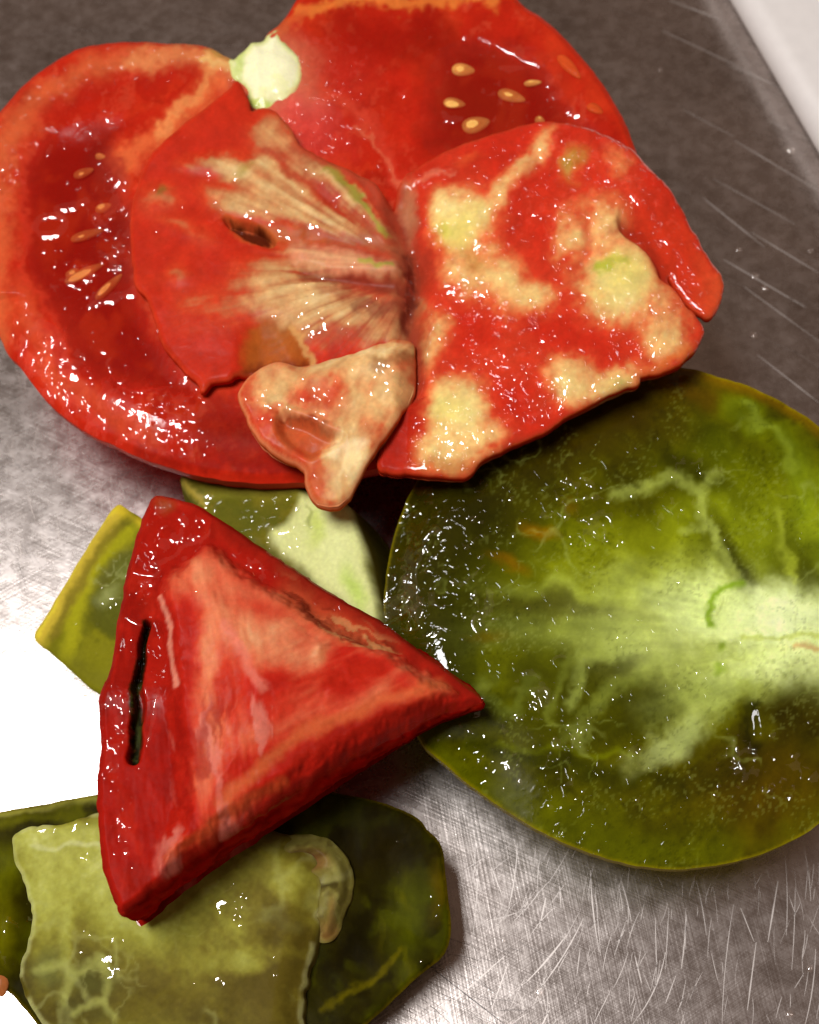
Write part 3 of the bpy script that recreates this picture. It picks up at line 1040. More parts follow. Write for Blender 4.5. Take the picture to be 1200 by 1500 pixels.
    p.blob(1052, 980, 9, 7, 0, (146, 164, 64), 0.7, 0.9)
    # deep seeds shining through
    p.set_warp(6, 3.0)
    p.blob(790, 780, 28, 11, 20, (168, 122, 30), 0.85, 0.9)
    p.blob(745, 824, 30, 11, 25, (160, 122, 34), 0.85, 0.9)
    p.blob(715, 934, 34, 9, 0, (136, 112, 32), 0.65, 0.95)
    p.blob(838, 745, 16, 12, 60, (122, 96, 24), 0.6, 0.95)
    p.set_warp(10)
    p.mix(sstep(860, 640, U) * sstep(1080, 900, V), (44, 38, 10), 0.62)  # darker left and upper left, slice's shadow partly in the colour
    p.mix(sstep(760, 600, V + 0.10 * (U - 700)) * sstep(1080, 900, U), (58, 42, 10), 0.62)  # olive brown below the slice, its shadow painted in too
    p.mix(sstep(1060, 1160, V) * sstep(800, 1000, U) * sstep(20, 60, d), (76, 62, 12), 0.35)
    # left wet shoulder
    p.mix(sstep(120, 40, d) * (U < 700) * (V < 1010) * (V > 650), (72, 66, 20), 0.6)
    p.mix(1 - sstep(0, 5, d), (156, 140, 44), 0.6)
    p.veins(110, 0.05, (168, 172, 104), 0.35, mask=sstep(0.0, 0.3, fbm(U, V, 130, 2, 97)) * sstep(30, 90, d), seed=1)
    p.veins(60, 0.05, (160, 166, 96), 0.25, mask=sstep(0.05, 0.3, fbm(U, V, 90, 2, 98)) * sstep(30, 90, d), seed=2)
    # fine fibres towards the core and cell mottling
    ang = np.arctan2(V - 930, U - 1250)
    rr = np.hypot(V - 930, U - 1250)
    fib = fbm(ang * 160, rr / 18, 4, 2, 8)
    p.rgb *= (1 + 0.10 * fib * sstep(60, 300, rr))[:, None]
    p.rgb *= (1 + 0.22 * fbm(U, V, 34, 4, 88))[:, None]
    spk = fbm(U, V, 5, 2, 90)
    p.mix(sstep(0.25, 0.5, spk) * sstep(0.0, 0.3, fbm(U, V, 60, 2, 91)), (186, 190, 120), 0.14)
    p.mix(sstep(0.25, 0.5, -spk) * sstep(0.0, 0.3, fbm(U, V, 50, 2, 92)), (44, 42, 8), 0.22)
    # relief
    p.h += 0.04 * fbm(U, V, 110, 2, 3) + 0.002 * fbm(U, V, 8, 2, 4)
    p.h -= 0.13 * sstep(75, 0, d) ** 1.6
    p.h -= 0.30 * sstep(100, 0, d) ** 1.5 * (U < 760) * sstep(1060, 980, V)
    p.blob(1098, 1070, 14, 34, 0, h=-0.06)
    p.wet[:] = 0.20
    p.mix(sstep(120, 60, d) * (U < 720) * (V < 1000), wet=0.4)
    p.mix(sstep(840, 700, U) * sstep(1020, 1090, V), wet=0.0)
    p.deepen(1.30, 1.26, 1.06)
    p.rgb *= np.array([0.90, 1.0, 0.95])
    p.grain(0.05, 4); p.grain(0.12, 14, 2, 3)
    return p


def green_skin_col(U, V, k, n):
    c = np.tile(lin((128, 122, 40)), (len(U), 1))
    c *= (1 + 0.2 * fbm(U, V, 30, 2, 4))[:, None]
    if k <= 2: c = c * 0.5 + lin((170, 150, 70)) * 0.5
    return c


grn = empty("tomato_half", at(950, 900, 0.0), "large olive-green tomato half, cut face up, with glistening pale core", "tomato half")
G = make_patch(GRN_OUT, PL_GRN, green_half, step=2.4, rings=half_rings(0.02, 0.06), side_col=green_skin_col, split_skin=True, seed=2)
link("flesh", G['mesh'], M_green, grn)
link("skin", G['skin'], M_greenskin, grn)

# ================================================================== SPREAD SLICE ON TOP OF THE RED HALF
SL_OUT = [(347, 117), (362, 142), (368, 160), (385, 155), (405, 163), (424, 185), (440, 212), (470, 230), (508, 246), (545, 265), (566, 288), (576, 300), (582, 276), (596, 256), (640, 226), (700, 201), (760, 183), (800, 178), (850, 185), (890, 199), (922, 214),
          (945, 238), (975, 270), (1000, 302), (1020, 330), (1032, 354), (1045, 376), (1060, 393), (1063, 412), (1056, 438), (1042, 455), (1026, 448), (1005, 430), (988, 406), (982, 396), (981, 404),
          (990, 420), (1002, 436), (1014, 454), (1028, 474), (1032, 486), (1020, 510), (1004, 524), (994, 533), (967, 544), (940, 550), (936, 559), (915, 567), (867, 590), (830, 608), (809, 624), (760, 647), (709, 671), (690, 692), (667, 697), (608, 693), (573, 689),
          (552, 679), (571, 631), (592, 596), (600, 575), (560, 565), (500, 560), (450, 556), (400, 548), (368, 545), (346, 546), (333, 554), (310, 557), (301, 567), (294, 576), (290, 560), (267, 537), (240, 507), (230, 477), (213, 433), (199, 415), (194, 389), (189, 330), (195, 286), (209, 246), (228, 216), (264, 185), (327, 136)]
PL_SL = Plane((300, 300, 3.45), (620, 400, 3.55), (900, 350, 3.75))
HOLE = [(328, 318), (345, 324), (362, 326), (385, 336), (402, 352), (396, 361), (372, 353), (350, 341), (334, 330)]


def slice_paint(U, V, d):
    p = Paint(U, V, d, (200, 40, 16), seed=4, warp=7)
    p.softmul = 1.7
    p.set_warp(8, 5.0)
    Rm = sstep(592, 624, U)
    an = np.arctan2(V - 398, U - 610); ra = np.hypot(V - 398, U - 610)
    fb = fbm(an * 110, ra / 20, 5, 3, 28)
    cell = fbm(U, V, 7, 2, 94)
    # ---- left leaf: tan flesh fanning from the fold, red outside
    LF = [(400, 196, 26, 30, 30, .5), (300, 240, 34, 12, 0, .6), (350, 246, 44, 16, 5, .8), (405, 270, 54, 26, 20, .75), (350, 294, 44, 22, 10, .8), (440, 318, 66, 22, 20, .7), (515, 335, 66, 16, 25, .6),
          (510, 290, 92, 13, 40, .8), (486, 382, 56, 13, 8, .75), (552, 396, 42, 11, 8, .7), (392, 430, 44, 38, 0, .7), (452, 430, 56, 42, 0, .78), (432, 482, 44, 30, 0, .6), (522, 460, 70, 26, -5, .62), (572, 484, 44, 18, -15, .6),
          (308, 455, 44, 28, 0, .32), (262, 405, 18, 12, 0, .4), (268, 335, 40, 12, 20, .25), (230, 290, 26, 18, 10, .35), (592, 430, 22, 70, 0, .35), (420, 230, 60, 12, 35, .3)]
    fl = p.field(LF)
    fl = np.clip(fl + (0.30 * fb * sstep(20, 120, ra) + 0.14 * fbm(U, V, 26, 3, 71) + 0.07 * cell) * sstep(0.02, 0.3, fl) + 0.07 * fbm(U, V, 50, 3, 72), 0, 1)
    p.ramp(fl, [(0, (192, 34, 13)), (0.22, (202, 62, 30)), (0.45, (196, 106, 66)), (0.68, (206, 148, 96)), (0.9, (220, 178, 122)), (1, (228, 192, 138))], mask=1 - Rm)
    p.mix(sstep(0.05, 0.45, -fb) * sstep(330, 120, ra) * sstep(15, 60, ra) * (1 - Rm), (150, 66, 42), 0.32)
    p.mix(sstep(150, 30, ra) * (1 - Rm), (150, 84, 60), 0.35)
    p.blob(330, 175, 40, 42, 0, (194, 36, 15), 0.85, 0.9)
    p.blob(352, 246, 12, 9, 0, (172, 146, 66), 0.7, 0.95)
    p.blob(232, 282, 8, 6, 0, (120, 104, 44), 0.7, 0.95)
    p.stroke([(395, 225), (450, 262), (510, 315), (570, 350)], 11, (170, 44, 24), 0.7, 0.98)
    p.stroke([(478, 254), (498, 270), (530, 300), (562, 338)], 8, (160, 158, 60), 0.8, 0.95, w1=5)
    p.stroke([(430, 215), (480, 243), (530, 265), (566, 300)], 14, (170, 84, 58), 0.5, 0.98)
    p.poly([(430, 366), (450, 360), (500, 362), (550, 378), (588, 392), (585, 406), (540, 408), (490, 406), (450, 394), (430, 382)], (226, 152, 116), 0.55, 5, h=0.08, hs=12)
    p.stroke([(525, 387), (560, 391), (578, 394)], 5, (168, 164, 66), 0.8, 0.95)
    p.stroke([(445, 399), (490, 412), (540, 417), (590, 424)], 10, (122, 40, 28), 0.75, 0.95, h=-0.07)
    p.stroke([(450, 346), (500, 353), (560, 359), (600, 373)], 9, (168, 90, 60), 0.6, 0.98, h=-0.03)
    p.stroke([(470, 432), (530, 429), (600, 420)], 12, (152, 62, 42), 0.5, 0.98)
    p.stroke([(455, 496), (500, 493), (540, 481)], 12, (170, 74, 50), 0.6, 0.98)
    p.stroke([(520, 456), (570, 449), (606, 441)], 8, (128, 52, 38), 0.6, 0.98)
    p.h += 0.09 * p.field(LF, True) * (1 - Rm)
    p.h += 0.016 * fb * sstep(30, 120, ra) * sstep(320, 160, ra) * (1 - Rm)
    # ---- right leaf: cream islands melting into the red
    RF = [(678, 332, 40, 46, -10, .97), (655, 300, 20, 24, 0, .6), (690, 402, 44, 28, 10, .58), (724, 300, 20, 26, 45, .5), (764, 254, 15, 48, 40, .62), (800, 206, 14, 24, 30, .5), (740, 412, 30, 36, 20, .4), (756, 452, 24, 32, 0, .36),
          (833, 348, 24, 32, 20, .62), (888, 338, 24, 36, 15, .6), (906, 424, 54, 44, -10, .97), (790, 445, 28, 24, 0, .62), (668, 606, 46, 40, -25, .97), (658, 662, 50, 28, -10, .8), (714, 642, 38, 24, -25, .66), (840, 560, 38, 30, 0, .85), (892, 562, 52, 20, -20, .68),
          (984, 470, 22, 40, 0, .42), (958, 500, 24, 30, 0, .45), (990, 516, 30, 20, -20, .42), (632, 500, 24, 42, 15, .55), (612, 446, 15, 20, 0, .45), (846, 244, 24, 30, 10, .36), (906, 240, 24, 24, 0, .32), (870, 300, 44, 20, -15, .22), (932, 382, 26, 22, 30, .38), (760, 530, 60, 30, 0, .12), (865, 372, 66, 50, 0, .2), (720, 440, 60, 30, 20, .22), (960, 460, 40, 60, 0, .2)]
    fr = p.field(RF)
    fr = np.clip(fr + (0.18 * fbm(U, V, 30, 3, 73) + 0.10 * cell) * sstep(0.02, 0.35, fr) + 0.09 * fbm(U, V, 60, 3, 74), 0, 1)
    fr = np.clip(fr, 0, 1) ** 0.86
    p.ramp(fr, [(0, (204, 34, 15)), (0.18, (214, 56, 30)), (0.38, (224, 106, 60)), (0.58, (232, 158, 98)), (0.8, (240, 200, 128)), (1, (246, 222, 152))], mask=Rm)
    p.h += 0.11 * p.field(RF, True) * Rm
    p.blob(676, 336, 34, 30, -20, (230, 210, 104), 0.75, 0.98)
    p.blob(660, 335, 12, 9, 0, (200, 192, 72), 0.6, 0.95)
    p.blob(698, 384, 15, 22, -20, (198, 132, 62), 0.7, 0.95, h=-0.05)
    p.blob(842, 246, 18, 26, 20, (168, 146, 48), 0.7, 0.95)
    p.blob(912, 412, 40, 32, -15, (230, 210, 106), 0.75, 0.98)
    p.stroke([(880, 406), (890, 402)], 8, (178, 182, 50), 0.85, 0.95)
    p.stroke([(895, 400), (912, 394)], 7, (192, 188, 66), 0.75, 0.95)
    p.blob(662, 608, 26, 24, 0, (234, 214, 118), 0.75, 0.98)
    p.blob(660, 684, 46, 12, 0, (190, 132, 70), 0.6, 0.98)
    p.blob(905, 557, 22, 9, -12, (190, 178, 96), 0.6, 0.95)
    p.stroke([(780, 258), (760, 300), (745, 350)], 14, (196, 34, 18), 0.6, 0.98)
    p.stroke([(858, 330), (862, 370), (845, 410)], 10, (212, 76, 44), 0.6, 0.98, h=-0.04)
    p.stroke([(606, 268), (640, 254), (668, 248)], 4, (232, 130, 100), 0.5, 0.95, h=0.03)
    p.blob(690, 232, 22, 9, -15, (222, 88, 42), 0.6, 0.98)
    p.blob(990, 440, 18, 20, 0, (206, 66, 30), 0.6, 0.98)
    p.blob(1022, 488, 14, 22, 20, (214, 56, 24), 0.7, 0.95)
    p.stroke([(940, 550), (985, 535), (1010, 518)], 10, (222, 116, 52), 0.7, 0.95)
    p.stroke([(560, 680), (585, 640), (606, 600)], 22, (176, 24, 11), 0.85, 0.95)
    # strip at the far right lies lower, under the body's cut edge
    body_edge = [(905, 330), (933, 361), (949, 375), (963, 394), (968, 408), (984, 417), (998, 431), (1010, 448), (1030, 452), (1080, 480), (1090, 300), (1000, 240), (930, 240)]
    dd, _, _ = sdf(U, V, catmull(body_edge, 4))
    strip = sstep(-5, 4, dd) * sstep(300, 352, V + 0.25 * (U - 900))
    p.mix(strip, (206, 46, 18), 0.9, h=-0.20)
    p.mix(strip * sstep(0, 1, (U - 1000) / 60.0), (220, 86, 42), 0.6)
    p.stroke([(905, 335), (935, 352), (958, 372), (978, 398)], 13, (150, 22, 8), 0.6, 0.98)  # shade under the body's edge, painted on the strip
    p.stroke([(985, 270), (1020, 330), (1050, 390)], 14, (204, 28, 12), 0.6, 0.98)
    # valley between the leaves
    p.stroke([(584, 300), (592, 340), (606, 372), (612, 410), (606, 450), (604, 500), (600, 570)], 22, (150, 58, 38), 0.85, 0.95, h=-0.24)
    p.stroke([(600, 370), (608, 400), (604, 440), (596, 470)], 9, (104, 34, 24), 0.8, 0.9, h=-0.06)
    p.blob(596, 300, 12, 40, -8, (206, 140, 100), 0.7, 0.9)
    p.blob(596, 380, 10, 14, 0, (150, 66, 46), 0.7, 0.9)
    # the open hole
    p.poly([(320, 312), (345, 318), (390, 332), (440, 346), (470, 350), (440, 362), (400, 362), (350, 345)], (190, 96, 44), 0.9, 5, h=-0.04)
    p.poly(HOLE, (86, 22, 6), 0.95, 2, h=-0.34, hs=6)
    # amber recess below
    p.poly([(366, 478), (400, 468), (425, 478), (440, 505), (452, 535), (450, 556), (360, 556), (350, 535)], (172, 88, 26), 0.9, 6, h=-0.16, hs=26)
    p.stroke([(360, 545), (400, 538), (450, 545)], 14, (110, 26, 8), 0.8, 0.9)
    p.stroke([(426, 482), (436, 500), (446, 520), (452, 534)], 5, (216, 160, 96), 0.8, 0.8)
    # relief of the leaves
    p.h += 0.05 * fbm(U, V, 90, 2, 15) + 0.004 * fbm(U, V, 10, 2, 16)
    p.h += 0.008 * np.abs(fbm(U, V, 12, 2, 18)) * Rm
    p.h += 0.10 * sstep(620, 760, U) * sstep(0, 60, d) - 0.03 * (1 - sstep(0, 8, d)) ** 2
    p.mix(1 - sstep(0, 5, d), (214, 74, 40), 0.3)
    p.rgb *= (1 + 0.12 * fbm(U, V, 22, 4, 93))[:, None]
    p.deepen(1.04, 0.98, 1.0)
    p.warm(0.020, 0.009)
    p.wet[:] = 0.07
    p.mix(Rm, wet=0.6)
    p.mix(sstep(0.0, 0.3, fbm(U, V, 45, 2, 33)) * Rm, wet=1.4)
    p.blob(860, 240, 100, 60, 20, wet=2.4)
    p.blob(980, 490, 50, 60, 0, wet=2.4)
    p.stroke([(620, 680), (680, 640), (760, 610), (880, 560)], 14, wet=2.2)
    p.poly(HOLE, wet=0.02, soft=6)
    p.poly([(350, 470), (450, 470), (460, 560), (350, 560)], wet=0.05, soft=8)
    p.grain(0.05, 4); p.grain(0.12, 12, 2, 3)
    return p


sl = empty("tomato_slice", at(620, 420, 3.2), "ragged red slice blotched with cream, spread open over the heart-shaped half", "tomato slice")


def slab_rings(th, out=0.05):
    return lambda P, N, U, V: [P + N * out + np.array([0, 0, -th * 0.35]), P + N * out * 0.6 + np.array([0, 0, -th * 0.8]), P - N * 0.08 + np.array([0, 0, -th])]


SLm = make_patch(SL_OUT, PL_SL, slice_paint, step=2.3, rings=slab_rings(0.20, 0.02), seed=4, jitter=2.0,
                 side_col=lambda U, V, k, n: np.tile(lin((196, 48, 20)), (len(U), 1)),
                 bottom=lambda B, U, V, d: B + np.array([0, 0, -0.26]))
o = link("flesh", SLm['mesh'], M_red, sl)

# folded flap at the lower left of the slice
FLAP = [(452, 531), (430, 533), (402, 533), (373, 547), (355, 567), (352, 583), (360, 607), (373, 633), (393, 657), (417, 670), (437, 678), (445, 687), (447, 703), (455, 722), (473, 732), (493, 732), (510, 720), (520, 703), (533, 683), (550, 657), (570, 630), (590, 594),
        (603, 570), (607, 530), (604, 494), (585, 490), (550, 500), (510, 514), (475, 524)]


def flap_paint(U, V, d):
    p = Paint(U, V, d, (208, 124, 68), seed=6, warp=7)
    p.set_warp(8, 8.0)
    p.softmul = 1.5
    FF = [(545, 560, 52, 62, 30, .65), (510, 665, 36, 54, -30, .95), (496, 712, 18, 22, 0, .55), (400, 575, 42, 26, 30, .5), (430, 556, 44, 20, 20, .45), (530, 515, 74, 13, -14, .8), (470, 540, 54, 16, 0, .45), (575, 600, 22, 44, 30, .5), (440, 602, 32, 12, 25, .5)]
    ff = p.field(FF)
    ff = np.clip(ff + 0.26 * fbm(U * 0.9 + V * 0.4, (V * 0.9 - U * 0.4) / 2.2, 14, 3, 76) + 0.14 * fbm(U, V, 34, 3, 77) + 0.08 * fbm(U, V, 6, 2, 78), 0, 1)
    p.ramp(ff, [(0, (196, 66, 36)), (0.22, (208, 104, 62)), (0.45, (216, 148, 94)), (0.72, (226, 180, 118)), (1, (244, 214, 154))])
    p.blob(472, 577, 34, 26, 20, (208, 70, 40), 0.5, 0.98)
    p.stroke([(560, 532), (590, 514), (604, 506)], 10, (136, 82, 44), 0.6, 0.98)
    # fold: upper lobe edge, shaded pocket, lower lip
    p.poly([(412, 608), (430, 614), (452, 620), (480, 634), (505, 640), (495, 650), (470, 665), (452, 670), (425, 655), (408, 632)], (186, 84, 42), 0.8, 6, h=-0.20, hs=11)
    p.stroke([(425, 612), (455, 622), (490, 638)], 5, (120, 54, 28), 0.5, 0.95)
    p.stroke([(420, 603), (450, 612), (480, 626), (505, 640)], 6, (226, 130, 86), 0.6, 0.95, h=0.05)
    p.blob(460, 704, 14, 28, -20, (216, 112, 62), 0.6, 0.98)
    p.stroke([(375, 630), (400, 658), (440, 680)], 9, (208, 88, 52), 0.5, 0.98)
    p.h += 0.05 * fbm(U, V, 60, 2, 25) + 0.004 * fbm(U, V, 9, 2, 26)
    p.h -= 0.05 * (1 - sstep(0, 10, d)) ** 2
    p.h -= 0.35 * sstep(640, 740, V) - 0.1
    p.h -= 0.16 * sstep(575, 610, U)
    dj, _, _, _ = seg_dist(U, V, np.array([(440, 531), (475, 524), (510, 514), (550, 500), (606, 490), (612, 540), (600, 580)], float), False)
    p.h -= 0.20 * (1 - sstep(0, 34, dj)) ** 1.4
    p.rgb *= (1 + 0.2 * fbm(U, V, 20, 4, 95))[:, None]
    p.mix((1 - sstep(0, 4, d)) * sstep(10, 30, dj), (232, 146, 96), 0.6)
    p.wet[:] = 0.09
    p.grain(0.05, 4); p.grain(0.10, 12, 2, 3)
    return p


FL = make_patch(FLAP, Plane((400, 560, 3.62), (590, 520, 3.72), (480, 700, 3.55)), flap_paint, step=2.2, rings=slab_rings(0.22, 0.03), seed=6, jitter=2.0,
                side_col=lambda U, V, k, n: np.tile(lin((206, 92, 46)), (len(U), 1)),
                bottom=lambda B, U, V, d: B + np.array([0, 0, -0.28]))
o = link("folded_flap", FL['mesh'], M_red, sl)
tag(o, "tan folded flap hanging from the left leaf of the slice")

# ================================================================== RED WEDGE
WD_OUT = [(222, 726), (234, 722), (262, 728), (292, 738), (330, 762), (372, 790), (430, 828), (490, 868), (556, 906), (610, 944), (664, 984), (709, 1022), (690, 1030), (640, 1046), (580, 1076), (520, 1106), (440, 1156), (360, 1206),
          (290, 1252), (230, 1296), (182, 1332), (168, 1320), (154, 1280), (147, 1240), (142, 1190), (141, 1140), (147, 1100), (144, 1050), (146, 1010), (160, 980), (168, 930), (176, 880), (186, 830), (200, 780), (212, 745)]
PL_WD = Plane((220, 760, 3.95), (700, 1022, 3.55), (180, 1320, 4.0))
FACET = [(292, 806), (316, 808), (352, 836), (420, 872), (500, 920), (570, 955), (640, 1000), (668, 1016), (640, 1042), (560, 1085), (440, 1155), (330, 1225), (250, 1280), (236, 1260), (262, 1180), (256, 1100), (250, 1040), (246, 980), (236, 900), (240, 862), (262, 828)]


def wedge_paint(U, V, d):
    p = Paint(U, V, d, (172, 17, 10), seed=8, warp=6)
    p.patches((190, 34, 18), 40, -0.1, 0.5, 0.6, seed=1)
    p.patches((136, 10, 7), 26, 0.1, 0.5, 0.6, seed=2, stretch=(95, 2.5))
    P = catmull(FACET, 5)
    f, _, _ = sdf(p.x, p.y, P)
    m = sstep(-8, 10, f)
    WF = [(298, 850, 40, 40, 20, .55), (350, 900, 80, 50, 30, .62), (400, 960, 76, 46, 10, .85), (305, 985, 18, 66, 8, .7), (330, 1080, 44, 76, 0, .5), (300, 1150, 22, 66, 5, .5), (455, 905, 66, 28, 30, .55), (465, 968, 15, 22, 10, .8), (560, 968, 66, 18, 25, .5),
          (430, 1064, 100, 26, -22, .42), (560, 1022, 90, 20, -20, .4), (340, 1206, 70, 22, -32, .42), (640, 1008, 34, 14, 20, .4)]
    wf = p.field(WF)
    fa = fbm((U * 0.17 + V * 0.98) / 4.5, U * 0.98 - V * 0.17, 13, 3, 81)
    fc = fbm((U * 0.86 - V * 0.5) / 4.5, U * 0.5 + V * 0.86, 13, 3, 82)
    wgt = sstep(340, 460, U)
    fib = fa * (1 - wgt) + fc * wgt
    wf = np.clip(wf + 0.22 * fib * sstep(0.05, 0.4, wf + 0.2) + 0.16 * fbm(U, V, 50, 3, 83), 0, 1)
    p.ramp(wf, [(0, (178, 20, 12)), (0.2, (196, 34, 22)), (0.42, (212, 72, 48)), (0.64, (224, 110, 76)), (0.85, (232, 142, 100)), (1, (240, 174, 128))], mask=m)
    p.blob(378, 906, 46, 16, 10, (202, 36, 20), 0.6, 0.98)
    p.blob(476, 966, 7, 15, 10, (170, 90, 48), 0.6, 0.95)
    p.blob(345, 1012, 30, 56, -25, (204, 44, 28), 0.5, 0.98)
    p.blob(400, 1052, 56, 22, -15, (206, 40, 24), 0.6, 0.98)
    p.blob(510, 1000, 90, 16, -12, (198, 38, 20), 0.6, 0.98)
    p.stroke([(330, 1185), (420, 1105), (500, 1064), (600, 1022), (650, 1008)], 12, (222, 124, 70), 0.5, 0.98)
    p.stroke([(335, 930), (360, 985), (392, 1030)], 8, (232, 132, 112), 0.6, 0.98)
    p.stroke([(440, 1120), (540, 1066), (620, 1036)], 9, (150, 24, 12), 0.5, 0.98)
    # streaky fibres at the lower left of the face
    p.patches((224, 128, 112), 22, 0.10, 0.4, 0.75, mask=sstep(0, 30, f + 20) * sstep(1000, 1060, V) * (U < 400), seed=8, stretch=(86, 4.0))
    p.patches((160, 14, 12), 20, 0.10, 0.4, 0.6, mask=sstep(1000, 1060, V) * (U < 360), seed=9, stretch=(86, 4.0))
    p.stroke([(240, 878), (250, 910), (252, 960), (262, 1010)], 4, (236, 150, 126), 0.8, 0.8)
    # torn brown skin streaks on the upper right edge
    band = np.exp(-((f - 6) / 30.0) ** 2) * sstep(395, 430, U) * sstep(600, 560, U) * (V < 960)
    p.mix(band, (196, 96, 56), 0.6)
    p.patches((110, 24, 12), 9, -0.05, 0.3, 0.75, mask=band, seed=12, stretch=(28, 6.0))
    p.patches((210, 150, 96), 12, 0.1, 0.3, 0.7, mask=band, seed=13, stretch=(28, 5.0))
    p.blob(238, 742, 16, 14, 20, (150, 70, 34), 0.8, 0.9)
    p.stroke([(330, 770), (430, 838), (556, 916), (620, 960), (690, 1010)], 16, (138, 22, 12), 0.7, 0.95)
    p.stroke([(250, 1260), (330, 1205), (420, 1150)], 8, (206, 84, 40), 0.6, 0.9)
    # slit
    SL = [(217, 912), (211, 930), (207, 948), (208, 968), (203, 990), (200, 1006), (204, 1026), (202, 1050), (198, 1066), (200, 1088), (195, 1110)]
    p.stroke(SL, 10.5, (150, 16, 8), 0.7, 0.7, w1=13)
    p.stroke(SL, 5.0, (30, 26, 6), 1.0, 0.5, w1=9.5, h=-0.28)
    p.stroke([(202, 1000), (203, 1050), (197, 1106)], 6, (70, 74, 30), 0.7, 0.9)
    p.patches((22, 18, 4), 6, 0.0, 0.3, 0.8, mask=p.stroke(SL, 6, None, w1=9), seed=15)
    p.stroke(SL, 9, wet=0.04, w1=12)
    # relief: raised face, low wet border
    p.h += 0.42 * sstep(-9, 28, f) + 0.26 * sstep(20, 150, f) + 0.014 * fib * m
    ridge = fbm((U * 0.08 + V * 1.0) / 5.0, (U * 1.0 - V * 0.05), 7, 3, 50)
    p.h += 0.005 * ridge * sstep(960, 1060, V) * sstep(420, 340, U)
    p.h += 0.03 * fbm(U, V, 60, 2, 45) + 0.003 * fbm(U, V, 8, 2, 46)
    p.h -= 0.12 * (1 - sstep(0, 12, d)) ** 2
    p.h -= 0.01 * band * fbm(U, V, 8, 2, 47)
    p.wet[:] = 0.04
    p.mix(1 - m, wet=0.16)
    p.mix(sstep(980, 1080, V) * (U < 330), wet=0.02)
    p.deepen(1.06, 0.92, 1.0)
    p.warm()
    p.grain(0.05, 4); p.grain(0.10, 14, 2, 3)
    return p


def wedge_side(U, V, k, n):
    c = np.tile(lin((176, 20, 10)), (len(U), 1))
    t = k / n
    s = fbm(U + V * 0.4, V * 0.2 + k * 26.0, 30, 3, 60)
    c = c * (1 - sstep(-0.1, 0.4, s) * 0.6)[:, None] + lin((186, 44, 24)) * (sstep(-0.1, 0.4, s) * 0.6)[:, None]
    s2 = sstep(0.05, 0.4, fbm(U + V * 0.4, V * 0.2 + k * 40.0, 18, 3, 66)) * 0.7
    return c * (1 - s2)[:, None] + lin((120, 10, 6)) * s2[:, None]


def wedge_rings(P, N, U, V):
    out = []
    n = 9
    Nh = N.copy(); Nh[:, 2] = 0
    for k in range(1, n + 1):
        t = k / n
        q = P + Nh * (0.05 * math.sin(t * math.pi) - 0.10 * t)[..., None] if False else P + Nh * (0.10 * math.sin(t * math.pi) - 0.12 * t)
        q = q + Nh * (0.05 * fbm(U + k * 9.0, V, 18, 2, 61))[:, None]
        q[:, 2] = P[:, 2] + (2.32 + 0.62 * sstep(460, 690, U) - P[:, 2]) * t
        out.append(q)
    return out


wd = empty("tomato_wedge", at(330, 1030, 2.3), "red triangular tomato chunk with a dark slit, lying across the green pieces", "tomato wedge")
WD = make_patch(WD_OUT, PL_WD, wedge_paint, step=2.2, rings=wedge_rings, side_col=wedge_side, seed=8, jitter=2.2,
                bottom=lambda B, U, V, d: np.concatenate([B[:, :2], (2.34 + 0.62 * sstep(460, 690, U))[:, None]], 1))
link("flesh", WD['mesh'], M_red, wd)

# ================================================================== SMALL GREEN PIECES
def flat_bottom(z, k):
    def f(B, U, V, d):
        c = B[:, :2].mean(0)
        return np.concatenate([c + (B[:, :2] - c) * k, np.full((len(B), 1), z)], 1)
    return f


def straight_rings(z, out=0.0, n=5, wob=0.03):
    def f(P, N, U, V):
        Nh = N.copy(); Nh[:, 2] = 0
        r = []
        for k in range(1, n + 1):
            t = k / n
            q = P + Nh * (0.05 * math.sin(t * math.pi) + out * t) + Nh * (wob * fbm(U + 7 * k, V, 20, 2, 62))[:, None]
            q[:, 2] = P[:, 2] + (z - P[:, 2]) * t
            r.append(q)
        return r
    return f


# --- wedge with the yellow skin at the left
GA = [(45, 930), (62, 896), (90, 850), (120, 800), (148, 756), (164, 735), (176, 736), (192, 748), (212, 762), (250, 800), (250, 900), (220, 980), (180, 1010), (142, 1014), (110, 988), (76, 958)]


